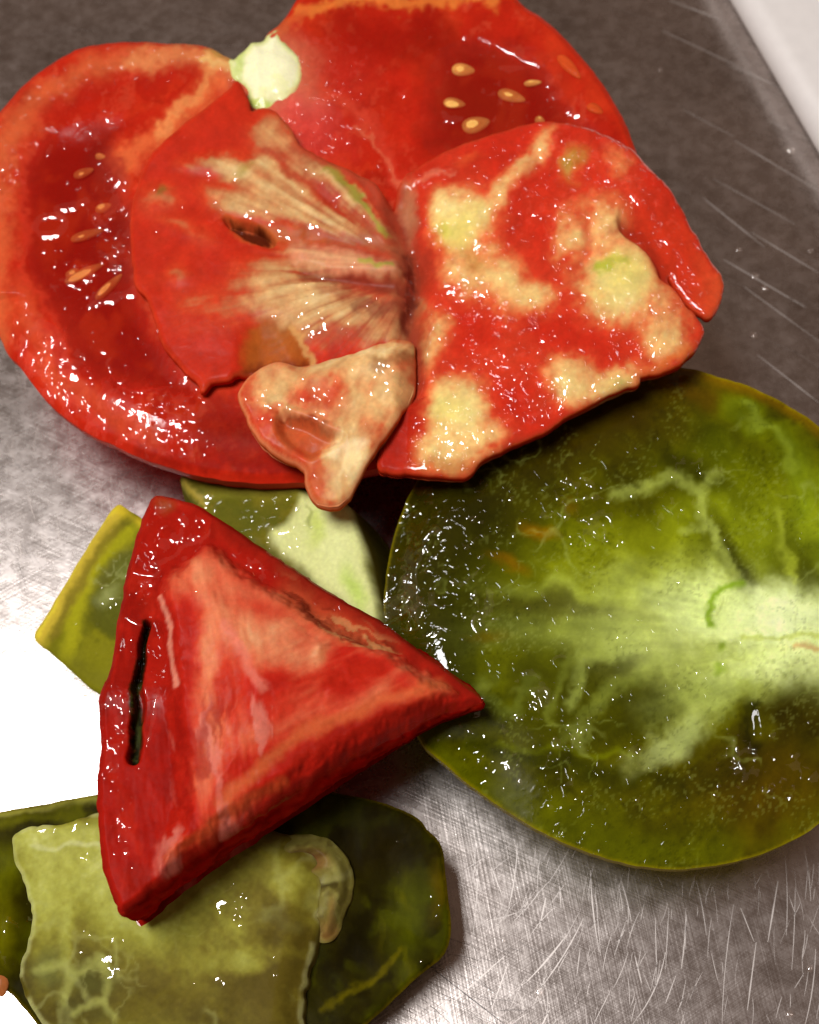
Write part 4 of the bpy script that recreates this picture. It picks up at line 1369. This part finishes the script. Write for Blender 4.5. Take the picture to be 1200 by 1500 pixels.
def ga_paint(U, V, d):
    p = Paint(U, V, d, (124, 122, 22), seed=31, warp=5)
    p.patches((98, 98, 18), 30, 0.0, 0.4, 0.7)
    p.stroke([(100, 960), (108, 910), (130, 850), (165, 800), (190, 776)], 13, (158, 156, 26), 0.9, 0.9)
    p.stroke([(52, 925), (90, 858), (130, 792), (166, 742)], 24, (198, 174, 58), 0.95, 0.9, h=-0.12)
    p.stroke([(50, 925), (90, 853), (130, 787), (166, 738)], 5, (222, 204, 60), 0.7, 0.9)
    p.stroke([(78, 925), (110, 862), (150, 800), (185, 764)], 9, (104, 92, 30), 0.6, 0.9)
    p.stroke([(150, 740), (172, 742), (210, 770)], 7, (206, 184, 44), 0.8, 0.8)
    p.poly([(130, 886), (140, 850), (160, 825), (190, 805), (230, 800), (230, 900), (180, 930), (140, 920)], (84, 86, 26), 0.8, 8, h=-0.06, hs=20)
    p.blob(158, 870, 20, 14, -20, (150, 158, 92), 0.7, 0.95, h=0.04)
    p.veins(22, 0.12, (164, 170, 104), 0.5, mask=p.blob(170, 850, 34, 40, 20, None, soft=0.6), seed=3)
    p.blob(182, 838, 16, 18, 20, (112, 120, 56), 0.6, 0.95, h=0.03)
    p.blob(190, 760, 14, 10, 40, (92, 92, 24), 0.7, 0.9)
    p.blob(120, 980, 50, 16, 35, (112, 110, 24), 0.8, 0.9)
    p.h += 0.02 * fbm(U, V, 40, 2, 31) + 0.002 * fbm(U, V, 8, 2, 32) - 0.06 * (1 - sstep(0, 9, d)) ** 2
    p.wet[:] = 0.02
    p.grain(0.05, 4)
    return p


ga = empty("tomato_wedge", at(140, 880, 0.0), "yellow-edged green wedge poking out left of the red chunk", "tomato wedge")
A = make_patch(GA, Plane((60, 920, 1.7), (170, 745, 1.9), (200, 980, 2.1)), ga_paint, step=2.2, rings=straight_rings(0.03, -0.35), seed=31,
               side_col=lambda U, V, k, n: np.tile(lin((150, 138, 40)), (len(U), 1)), split_skin=True)
link("flesh", A['mesh'], M_green, ga)
tag(link("skin", A['skin'], M_greenskin, ga), "yellowish skin of the wedge")

# --- pale wedge between the red half and the red chunk
GB = [(262, 702), (274, 692), (292, 685), (340, 684), (398, 688), (424, 700), (452, 720), (484, 732), (508, 738), (520, 762), (538, 812), (550, 870), (556, 908), (520, 925), (440, 890), (370, 830), (320, 780), (286, 738)]


def gb_paint(U, V, d):
    p = Paint(U, V, d, (104, 100, 26), seed=33, warp=6)
    p.patches((122, 112, 30), 36, 0.0, 0.4, 0.7)
    p.blob(360, 706, 90, 16, 3, (96, 80, 16), 0.8, 0.9)
    p.stroke([(300, 735), (350, 722), (410, 718), (440, 730)], 9, (134, 130, 44), 0.7, 0.9)
    p.blob(370, 760, 70, 26, 20, (84, 88, 24), 0.7, 0.9)
    p.poly([(440, 728), (470, 728), (510, 738), (525, 775), (542, 820), (556, 908), (530, 910), (470, 860), (430, 825), (395, 790), (425, 762)], (214, 219, 146), 0.97, 12, h=0.05, hs=22)
    p.blob(490, 800, 34, 60, -20, (222, 228, 158), 0.8, 0.9)
    p.blob(462, 770, 12, 30, 20, (190, 206, 90), 0.7, 0.9)
    p.blob(520, 860, 14, 36, -15, (176, 204, 80), 0.75, 0.9)
    p.stroke([(455, 742), (460, 750), (450, 770)], 3, (132, 140, 70), 0.6, 0.9)
    p.stroke([(268, 704), (285, 726), (300, 748)], 5, (170, 150, 60), 0.8, 0.8)
    p.h += 0.02 * fbm(U, V, 50, 2, 33) + 0.002 * fbm(U, V, 8, 2, 34) - 0.08 * (1 - sstep(0, 10, d)) ** 2
    p.stroke([(395, 790), (425, 762), (440, 728)], 10, h=0.02)
    p.wet[:] = 0.05
    p.blob(380, 750, 90, 40, 0, wet=0.3)
    p.grain(0.08, 4)
    return p


def gb_rings(P, N, U, V):
    r = []
    n = 8
    Nh = N.copy(); Nh[:, 2] = 0
    flare = np.clip(N[:, 0], 0, 1) * 0.75
    for k in range(1, n + 1):
        t = k / n
        q = P + Nh * (flare * t + 0.04 * math.sin(t * math.pi))[:, None]
        q[:, 2] = P[:, 2] + (0.03 - P[:, 2]) * t
        r.append(q)
    return r


gb = empty("tomato_wedge", at(430, 800, 0.0), "pale-cored green wedge between the red half and the red chunk", "tomato wedge")
B_ = make_patch(GB, Plane((280, 710, 1.9), (530, 780, 2.35), (400, 850, 2.1)), gb_paint, step=2.2, rings=gb_rings, seed=33,
                side_col=lambda U, V, k, n: np.tile(lin((104, 96, 34)), (len(U), 1)),
                bottom=flat_bottom(0.06, 0.95))
link("flesh", B_['mesh'], M_green, gb)

# --- large piece at the lower left: dark shell with a pale block of flesh in it
GC = [(-70, 1215), (-30, 1198), (0, 1188), (60, 1177), (135, 1163), (240, 1150), (400, 1150), (520, 1165), (600, 1190), (626, 1214), (648, 1240), (654, 1290), (658, 1384), (604, 1438), (556, 1484), (520, 1512),
      (450, 1556), (320, 1590), (180, 1580), (90, 1540), (36, 1480), (10, 1452), (-30, 1440), (-80, 1420), (-100, 1320)]


def gc_paint(U, V, d):
    p = Paint(U, V, d, (58, 54, 14), seed=41, warp=7)
    p.patches((86, 88, 24), 50, -0.05, 0.4, 0.7)
    p.patches((44, 38, 8), 36, 0.05, 0.4, 0.7, seed=3)
    p.blob(600, 1350, 30, 80, 0, (92, 96, 34), 0.7, 0.9)
    p.blob(640, 1300, 14, 50, 0, (104, 88, 34), 0.7, 0.9)
    p.blob(560, 1230, 90, 70, 0, (40, 32, 9), 0.8, 0.95)  # shadow of the red chunk painted into the dark olive
    p.blob(500, 1400, 40, 60, 20, (36, 30, 8), 0.7, 0.95)  # dark gap beside the pale block, its shade painted onto the shell
    p.patches((104, 102, 38), 22, 0.1, 0.5, 0.6, mask=sstep(540, 590, U) * sstep(1260, 1340, V), seed=5, stretch=(85, 3.0))
    p.stroke([(470, 1480), (530, 1445), (590, 1395)], 5, (120, 112, 44), 0.6, 0.9)
    p.stroke([(-40, 1200), (60, 1183), (140, 1170)], 9, (150, 148, 84), 0.8, 0.9)
    p.stroke([(-30, 1215), (60, 1200), (120, 1190)], 8, (104, 104, 20), 0.8, 0.9)
    p.blob(10, 1360, 26, 60, 0, (122, 120, 22), 0.9, 0.9, h=0.25)
    p.blob(10, 1270, 30, 40, 0, (104, 106, 36), 0.8, 0.9)
    p.h += 0.04 * fbm(U, V, 70, 2, 41) + 0.003 * fbm(U, V, 9, 2, 42)
    p.h -= 0.10 * sstep(350, 560, U) * sstep(10, 90, d)
    p.h -= 0.08 * (1 - sstep(0, 9, d)) ** 2
    p.mix(1 - sstep(0, 4, d), (128, 112, 48), 0.6)
    p.rgb *= (1 + 0.4 * fbm(U / 1.0, V / 2.2, 22, 4, 99))[:, None]
    p.deepen(1.2, 1.05, 1.15)
    p.wet[:] = 0.0
    p.grain(0.05, 4)
    return p


gc = empty("tomato_wedge", at(320, 1370, 0.0), "big olive-green piece at the lower left under the red chunk's tip", "tomato wedge")
C_ = make_patch(GC, Plane((60, 1200, 1.75), (620, 1250, 1.45), (320, 1560, 1.6)), gc_paint, step=2.4, rings=straight_rings(0.03, -0.5, 7), seed=41,
                side_col=lambda U, V, k, n: np.tile(lin((70, 58, 22)), (len(U), 1)), split_skin=True)
link("shell", C_['mesh'], M_green_dull, gc)
link("skin", C_['skin'], M_greenskin, gc)

GCL = [(18, 1228), (40, 1211), (90, 1206), (140, 1192), (220, 1180), (330, 1190), (420, 1222), (448, 1240), (464, 1262), (470, 1300), (464, 1340), (458, 1384), (446, 1430), (440, 1480), (430, 1530), (300, 1575), (140, 1550), (60, 1496), (36, 1450), (28, 1420), (40, 1380), (46, 1340), (36, 1300), (24, 1268)]


def gcl_paint(U, V, d):
    p = Paint(U, V, d, (158, 158, 72), seed=43, warp=8)
    CF = [(120, 1280, 120, 62, 0, .75), (90, 1225, 100, 20, -4, .6), (60, 1330, 32, 90, 0, .5), (210, 1330, 100, 66, 0, .45), (310, 1350, 120, 60, -20, .42), (430, 1290, 42, 24, 30, .65), (360, 1410, 66, 15, -8, .5), (100, 1370, 15, 64, 0, .55), (330, 1270, 90, 30, -15, .4), (200, 1500, 90, 40, 0, .25)]
    cf = p.field(CF)
    cf = np.clip(cf + 0.24 * fbm(U, V, 60, 4, 84) + 0.22 * fbm((U * 0.8 + V * 0.6) / 2.6, (V * 0.8 - U * 0.6), 26, 3, 85) * sstep(150, 300, U) + 0.08 * fbm(U, V, 7, 2, 86), 0, 1)
    p.ramp(cf, [(0, (84, 74, 20)), (0.25, (116, 108, 34)), (0.5, (146, 144, 54)), (0.75, (172, 174, 84)), (1, (204, 208, 136))])
    p.stroke([(50, 1242), (100, 1240), (150, 1244)], 4, (200, 204, 146), 0.6, 0.98)
    # net of pale walls round dark cells at the lower left
    p.blob(130, 1440, 36, 26, 0, (84, 82, 28), 0.9, 0.9)
    p.blob(75, 1420, 24, 30, 20, (110, 114, 56), 0.7, 0.9)
    p.blob(100, 1478, 22, 16, 0, (84, 80, 28), 0.9, 0.9)
    p.blob(150, 1486, 26, 14, 0, (84, 78, 24), 0.8, 0.9)
    for s_ in ([(60, 1425), (90, 1415), (120, 1425), (146, 1402)], [(110, 1430), (95, 1445), (85, 1475)], [(146, 1405), (152, 1440), (152, 1465), (120, 1475), (110, 1488)], [(152, 1465), (170, 1490)]):
        p.stroke(s_, 7, (170, 174, 92), 0.55, 0.98)
    p.blob(250, 1440, 90, 60, -10, (112, 98, 34), 0.4, 0.98)
    p.blob(380, 1470, 50, 40, 0, (90, 78, 24), 0.6, 0.98)
    p.h += 0.04 * fbm(U, V, 90, 2, 43) + 0.003 * fbm(U, V, 9, 2, 44)
    p.h -= 0.26 * (1 - sstep(0, 46, d)) ** 1.6 * sstep(200, 380, U) + 0.03 * (1 - sstep(0, 6, d))
    p.mix((1 - sstep(2, 9, d)) * sstep(-0.2, 0.3, fbm(U, V, 30, 2, 53)), (196, 198, 138), 0.55)  # thin pale highlight painted along the block's rim
    p.veins(100, 0.12, (180, 184, 110), 0.26, mask=sstep(-0.1, 0.3, fbm(U, V, 80, 2, 87)), seed=1)
    p.veins(46, 0.12, (176, 178, 100), 0.20, mask=sstep(0, 0.3, fbm(U, V, 90, 2, 96)), seed=2)
    p.mix(sstep(220, 440, U), (128, 108, 44), 0.2)
    p.deepen(1.05, 1.10, 1.0)
    p.wet[:] = 0.02
    p.grain(0.05, 4); p.grain(0.10, 14, 2, 3)
    return p


CL = make_patch(GCL, Plane((60, 1240, 1.95), (440, 1300, 2.05), (300, 1560, 1.9)), gcl_paint, step=2.3, rings=straight_rings(1.0, 0.05, 6, 0.04), seed=43, jitter=3.0,
                side_col=lambda U, V, k, n: np.tile(lin((118, 112, 50)), (len(U), 1)))
o = link("inner_flesh", CL['mesh'], M_green_dull, gc)
tag(o, "pale translucent block of flesh inside the shell")

# gel lump with a brownish seed at its right end
GCG = [(380, 1250), (410, 1226), (446, 1220), (482, 1226), (506, 1250), (520, 1276), (518, 1310), (505, 1345), (496, 1372), (478, 1380), (464, 1372), (440, 1350), (410, 1310), (385, 1280)]


def gcg_paint(U, V, d):
    p = Paint(U, V, d, (128, 120, 56), seed=45, warp=7)
    p.patches((92, 80, 32), 24, 0.0, 0.4, 0.7, seed=1)
    p.patches((158, 152, 84), 18, 0.15, 0.5, 0.6, seed=2)
    p.blob(450, 1258, 26, 18, 20, (92, 54, 26), 0.85, 0.9)
    p.blob(465, 1272, 16, 12, 0, (124, 74, 36), 0.6, 0.95)
    p.blob(480, 1366, 16, 18, 10, (142, 96, 50), 0.7, 0.98)
    p.blob(485, 1340, 8, 22, 10, (156, 122, 68), 0.6, 0.95)
    p.stroke([(470, 1295), (500, 1290), (515, 1275)], 6, (150, 146, 84), 0.8, 0.9)
    p.stroke([(450, 1300), (490, 1302)], 4, (66, 56, 22), 0.8, 0.9)
    p.h += 0.05 * fbm(U, V, 30, 2, 45) - 0.22 * (1 - sstep(0, 30, d)) ** 1.5
    p.blob(452, 1258, 22, 14, 20, h=-0.12)
    p.wet[:] = 0.10
    p.grain(0.05, 4)
    return p


CG = make_patch(GCG, Plane((430, 1240, 1.95), (520, 1280, 1.72), (480, 1380, 1.72)), gcg_paint, step=2.2, rings=straight_rings(1.1, -0.1, 5, 0.03), seed=45, jitter=1.5,
                side_col=lambda U, V, k, n: np.tile(lin((92, 78, 34)), (len(U), 1)))
o = link("gel", CG['mesh'], M_green_dull, gc)
tag(o, "olive gel lump with a brownish seed")
put_seeds(gc, Plane((0, 1440, 1.75), (50, 1440, 1.75), (20, 1400, 1.75)), 0.0, [(2, 1442, 14, 9, 80)], (160, 94, 50))

# ------------------------------------------------------------------ beads of juice and water
random.seed(3)


def scat(n, box, r0, r1, g, th, amp):
    return [(random.uniform(box[0], box[2]), random.uniform(box[1], box[3]), random.uniform(r0, r1), random.uniform(r0, r1), random.uniform(0, 180), g, th, amp) for _ in range(n)]


def beads(n, box, r0, r1):
    """small isolated drops as very short runnels"""
    out = []
    for _ in range(n):
        u, v = random.uniform(box[0], box[2]), random.uniform(box[1], box[3])
        w = r0 + (r1 - r0) * random.random() ** 2.5
        a = random.uniform(0, 6.28); l = w * random.uniform(0.2, 1.2)
        out.append(([(u, v), (u + l * math.cos(a), v + l * math.sin(a))], w, w * 0.0042))
    return out


juice(red, R,
      [(70, 520, 75, 46, 45, 17, -0.10, .055), (60, 560, 75, 28, 48, 14, -0.05, .045), (115, 600, 64, 26, 42, 15, 0.0, .048), (240, 598, 62, 34, -10, 9, -0.15, .030), (230, 640, 80, 22, 15, 9, 0.05, .026), (180, 590, 40, 30, 30, 18, -0.1, .055),
       (160, 300, 30, 60, 20, 8, 0.0, .022), (175, 360, 22, 40, 10, 8, 0.0, .022), (110, 400, 34, 18, -35, 7, -0.05, .022), (125, 175, 45, 7, -8, 7, 0.0, .02),
       (450, 190, 70, 50, 30, 9, 0.22, .016), (480, 90, 70, 60, 20, 8, 0.32, .014), (160, 110, 120, 34, -20, 7, 0.36, .013), (20, 250, 30, 100, 10, 8, 0.34, .014)],
      [([(163, 546), (174, 553), (183, 547), (185, 535)], 6, .035),
       ([(154, 556), (157, 572), (148, 586), (166, 592), (186, 604), (212, 612)], 11, .05), ([(30, 505), (24, 520), (36, 530), (46, 522)], 6, .035), ([(60, 500), (74, 506), (88, 498), (96, 508)], 6, .035), ([(95, 575), (110, 582), (126, 596)], 6, .035), ([(45, 558), (60, 566), (70, 580)], 6, .035), ([(168, 640), (188, 633), (206, 628)], 6, .035), ([(172, 562), (195, 572), (226, 568), (262, 560)], 3, .014), ([(33, 538), (55, 540), (73, 549)], 5, .03),
       ([(122, 618), (138, 612), (150, 614), (147, 632)], 6, .035), ([(55, 525), (70, 530), (92, 525)], 7, .04), ([(84, 548), (100, 546), (112, 552)], 6, .035),
       ([(700, 52), (735, 66), (790, 93)], 3, .012), ([(586, 137), (592, 141)], 5, .03), ([(680, 54), (684, 52)], 4, .02)]
      + beads(60, (20, 480, 290, 650), 2.5, 6) + beads(45, (430, 70, 600, 260), 2, 4) + beads(50, (20, 75, 320, 170), 1.8, 3.5) + beads(14, (620, 20, 860, 190), 2, 4), seed=1)
juice(red, GL, [(160, 300, 26, 60, 20, 10, -0.05, .03), (175, 360, 22, 44, 10, 10, -0.05, .03), (112, 400, 36, 18, -35, 9, -0.1, .03), (128, 177, 40, 8, -8, 9, -0.05, .03), (150, 520, 50, 30, 20, 12, 0.3, .02)],
      [([(50, 330), (60, 318), (85, 315), (95, 326), (84, 340), (60, 342), (50, 331)], 7.5, .03), ([(90, 318), (84, 306), (108, 300), (126, 292)], 7.5, .03), ([(130, 449), (150, 441), (175, 432), (197, 425), (201, 412), (195, 404)], 7.5, .03),
       ([(131, 447), (138, 434), (150, 421)], 6.0, .02), ([(88, 189), (120, 183), (165, 172)], 6.0, .025), ([(176, 176), (189, 184)], 6.0, .02), ([(68, 225), (74, 213)], 4.5, .015)] + beads(16, (60, 200, 190, 460), 2, 5), seed=11)
juice(red, GR, [(740, 150, 70, 50, 0, 9, 0.5, .02)], [([(733, 97), (750, 99), (765, 97)], 5.2, .02), ([(809, 137), (818, 139), (826, 133)], 6.8, .03), ([(806, 107), (804, 122)], 7.5, .03), ([(650, 164), (659, 173), (675, 172)], 6.8, .03), ([(834, 160), (850, 171)], 7.5, .03)] + beads(10, (640, 80, 840, 200), 2, 4), seed=12)
juice(grn, G,
      [(602, 885, 46, 46, 0, 14, -0.30, .055), (612, 800, 40, 100, 8, 13, 0.0, .048), (615, 730, 36, 50, 0, 13, 0.10, .045), (708, 882, 24, 28, 0, 9, -0.12, .045), (700, 912, 13, 15, 0, 8, -0.1, .035), (876, 775, 36, 38, 40, 10, -0.06, .052), (850, 715, 46, 22, 10, 10, 0.08, .05),
       (1090, 1122, 36, 44, 20, 10, -0.06, .055), (1170, 1130, 46, 32, 0, 9, 0.12, .04), (795, 1015, 28, 26, 0, 11, 0.0, .052), (825, 1088, 38, 13, 0, 9, 0.05, .038), (928, 1100, 16, 22, 0, 9, -0.08, .048), (630, 970, 40, 60, 0, 8, 0.25, .022),
       (760, 745, 120, 50, 0, 9, 0.56, .022), (760, 1100, 150, 90, 20, 8, 0.60, .020), (1000, 720, 120, 90, 0, 8, 0.60, .018)],
      [([(672, 861), (690, 845), (711, 829)], 2.6, .014), ([(590, 860), (600, 885), (612, 915)], 7, .04), ([(565, 905), (590, 895), (615, 880)], 6, .035), ([(570, 875), (585, 885)], 5, .03), ([(600, 868), (592, 880), (604, 892), (596, 906)], 7, .04), ([(612, 870), (622, 884)], 5, .03), ([(586, 915), (600, 922), (618, 918)], 5, .03), ([(1072, 1115), (1090, 1100), (1107, 1102), (1106, 1114)], 4, .022),
       ([(766, 988), (778, 985), (790, 992)], 5, .03), ([(790, 1012), (800, 1010), (803, 1025), (795, 1034), (790, 1020)], 5, .03), ([(808, 968), (815, 962), (828, 962)], 3.5, .02), ([(695, 902), (692, 915), (702, 930)], 3.5, .022), ([(738, 1197), (752, 1195)], 4, .02)]
      + beads(110, (640, 700, 1195, 1240), 1.6, 5) + beads(40, (572, 700, 660, 960), 2.5, 7), seed=2)
juice(sl, SLm,
      [(880, 235, 80, 44, 25, 8, 0.12, .022), (800, 225, 16, 40, 38, 9, -0.15, .028), (740, 290, 20, 50, 45, 8, -0.02, .024), (775, 320, 12, 40, 60, 8, -0.05, .024), (940, 270, 50, 40, 40, 7, 0.2, .018), (860, 285, 90, 14, -18, 8, 0.08, .022),
       (975, 455, 30, 24, 0, 9, -0.05, .030), (965, 520, 26, 22, -20, 8, 0.0, .028), (985, 335, 26, 30, 0, 7, 0.15, .02), (900, 560, 40, 14, -15, 8, 0.05, .025), (690, 650, 80, 12, -25, 8, 0.05, .024), (660, 640, 30, 22, 0, 7, 0.15, .02), (800, 600, 50, 14, -15, 8, 0.1, .024),
       (690, 400, 70, 60, 0, 7, 0.25, .016), (850, 350, 70, 60, 0, 8, 0.3, .018), (760, 560, 120, 80, 0, 6, 0.4, .013), (640, 480, 30, 40, 0, 8, 0.12, .022), (600, 400, 14, 90, 0, 7, 0.05, .02), (400, 300, 160, 100, 0, 6, 0.45, .012), (480, 450, 110, 60, 0, 7, 0.34, .014)],
      [([(625, 515), (620, 540), (618, 562), (612, 580)], 3.5, .022), ([(922, 290), (930, 296), (936, 306)], 4, .024), ([(815, 205), (806, 222), (795, 238)], 6, .03), ([(790, 500), (797, 506)], 4, .024), ([(787, 522), (793, 518)], 5, .03), ([(775, 540), (772, 538)], 4, .024), ([(765, 565), (768, 556)], 4, .024)]
      + beads(70, (610, 200, 1000, 640), 1.6, 4.5) + beads(35, (210, 200, 600, 500), 1.5, 3), seed=3)
juice(sl, FL, [(450, 590, 80, 50, 0, 8, 0.26, .016), (460, 705, 12, 14, 0, 8, -0.1, .025), (395, 600, 26, 30, 0, 8, 0.05, .02), (560, 560, 40, 40, 0, 8, 0.25, .016)], beads(25, (365, 540, 590, 700), 1.8, 4), seed=4)
juice(wd, WD, [(258, 778, 46, 24, -25, 8, -0.10, .026), (215, 860, 24, 14, -30, 8, 0.05, .022), (170, 1040, 18, 44, 0, 9, -0.02, .026), (165, 1100, 16, 40, 0, 8, 0.0, .024), (180, 1220, 12, 60, -5, 9, 0.32, .024), (185, 940, 14, 50, 0, 8, 0.2, .02), (370, 830, 50, 20, 30, 7, 0.25, .016)],
      [([(195, 838), (215, 842), (228, 843), (232, 832), (222, 828), (240, 822), (258, 812), (268, 800), (290, 794), (304, 784), (308, 776)], 4, .024), ([(186, 904), (196, 912), (210, 917)], 3.5, .02), ([(233, 1010), (227, 1030), (223, 1060), (216, 1094)], 4.5, .028), ([(226, 753), (240, 748), (248, 736), (236, 742), (226, 753)], 3.5, .02)]
      + beads(35, (160, 740, 300, 900), 1.8, 4) + beads(25, (150, 1010, 200, 1300), 2, 5), seed=5)
juice(gb, B_, [(405, 775, 34, 14, 10, 9, -0.1, .03), (300, 735, 30, 20, 40, 8, 0.2, .02)], [([(400, 776), (410, 783), (426, 779)], 5, .03), ([(394, 770), (398, 774)], 6, .03)] + beads(10, (290, 700, 450, 790), 2, 4), seed=6)
juice(ga, A, [(160, 870, 26, 22, 0, 9, 0.15, .02)], beads(12, (100, 760, 190, 980), 1.8, 4), seed=7)
juice(gc, CL, [(330, 1325, 30, 12, 10, 9, 0.05, .022), (320, 1440, 16, 14, 0, 9, 0.1, .022), (90, 1212, 60, 12, -4, 9, 0.1, .022), (150, 1400, 60, 50, 0, 9, 0.5, .016)], beads(14, (60, 1240, 440, 1490), 1.6, 3.5), seed=8)
juice(gc, C_, [(20, 1370, 14, 60, 10, 9, 0.15, .02)], beads(10, (560, 1220, 650, 1420), 1.6, 3.5) + beads(6, (0, 1300, 30, 1420), 2, 5), seed=9)


def water_drop(u, v, r, label):
    c = at(u, v, 0.0)
    verts, faces = [], []
    nr, ns = 6, 20
    verts.append((c[0], c[1], r * 0.5))
    for a in range(1, nr + 1):
        q = a / nr * math.pi / 2
        for b in range(ns):
            th = 2 * math.pi * b / ns
            rr = r * math.sin(q) * (1 + 0.07 * math.sin(2 * th + u) + 0.05 * math.sin(3 * th + v))
            verts.append((c[0] + rr * math.cos(th), c[1] + rr * math.sin(th), r * 0.5 * math.cos(q) + 0.002))
    for b in range(ns):
        faces.append((0, 1 + b, 1 + (b + 1) % ns))
    for a in range(nr - 1):
        for b in range(ns):
            p = 1 + a * ns + b; q_ = 1 + a * ns + (b + 1) % ns
            faces.append((p, p + ns, q_ + ns, q_))
    o = link("water_drop", mesh_from("water_drop", verts, faces), M_water)
    tag(o, label, "water drop", "drops on the steel")


M_water = drop_material("water", 0.16)
for (u, v, r, l) in ((1106, 404, .085, "clear drop on the steel right of the slice's tip, upper of a close pair"),
                     (1121, 422, .075, "clear drop on the steel right of the slice's tip, lower of a close pair"),
                     (1082, 366, .065, "lone clear drop on the steel above the close pair"),
                     (1188, 367, .06, "clear drop on the steel at the right edge of the photo, below the board"),
                     (1158, 220, .10, "broad clear drop on the steel nearest the white board"),
                     (1104, 491, .08, "clear drop on the steel between the slice and the green half"),
                     (968, 101, .05, "tiny drop on the steel right of the red half's upper lobe"),
                     (790, 1454, .10, "largest drop on the steel below the green half"),
                     (1187, 1419, .06, "drop on the scratched steel in the lower right corner, upper one"),
                     (1157, 1486, .07, "drop on the scratched steel at the bottom right edge"),
                     (738, 1378, .04, "tiny drop on the bright steel beside the big olive piece")):
    water_drop(u, v, r, l)
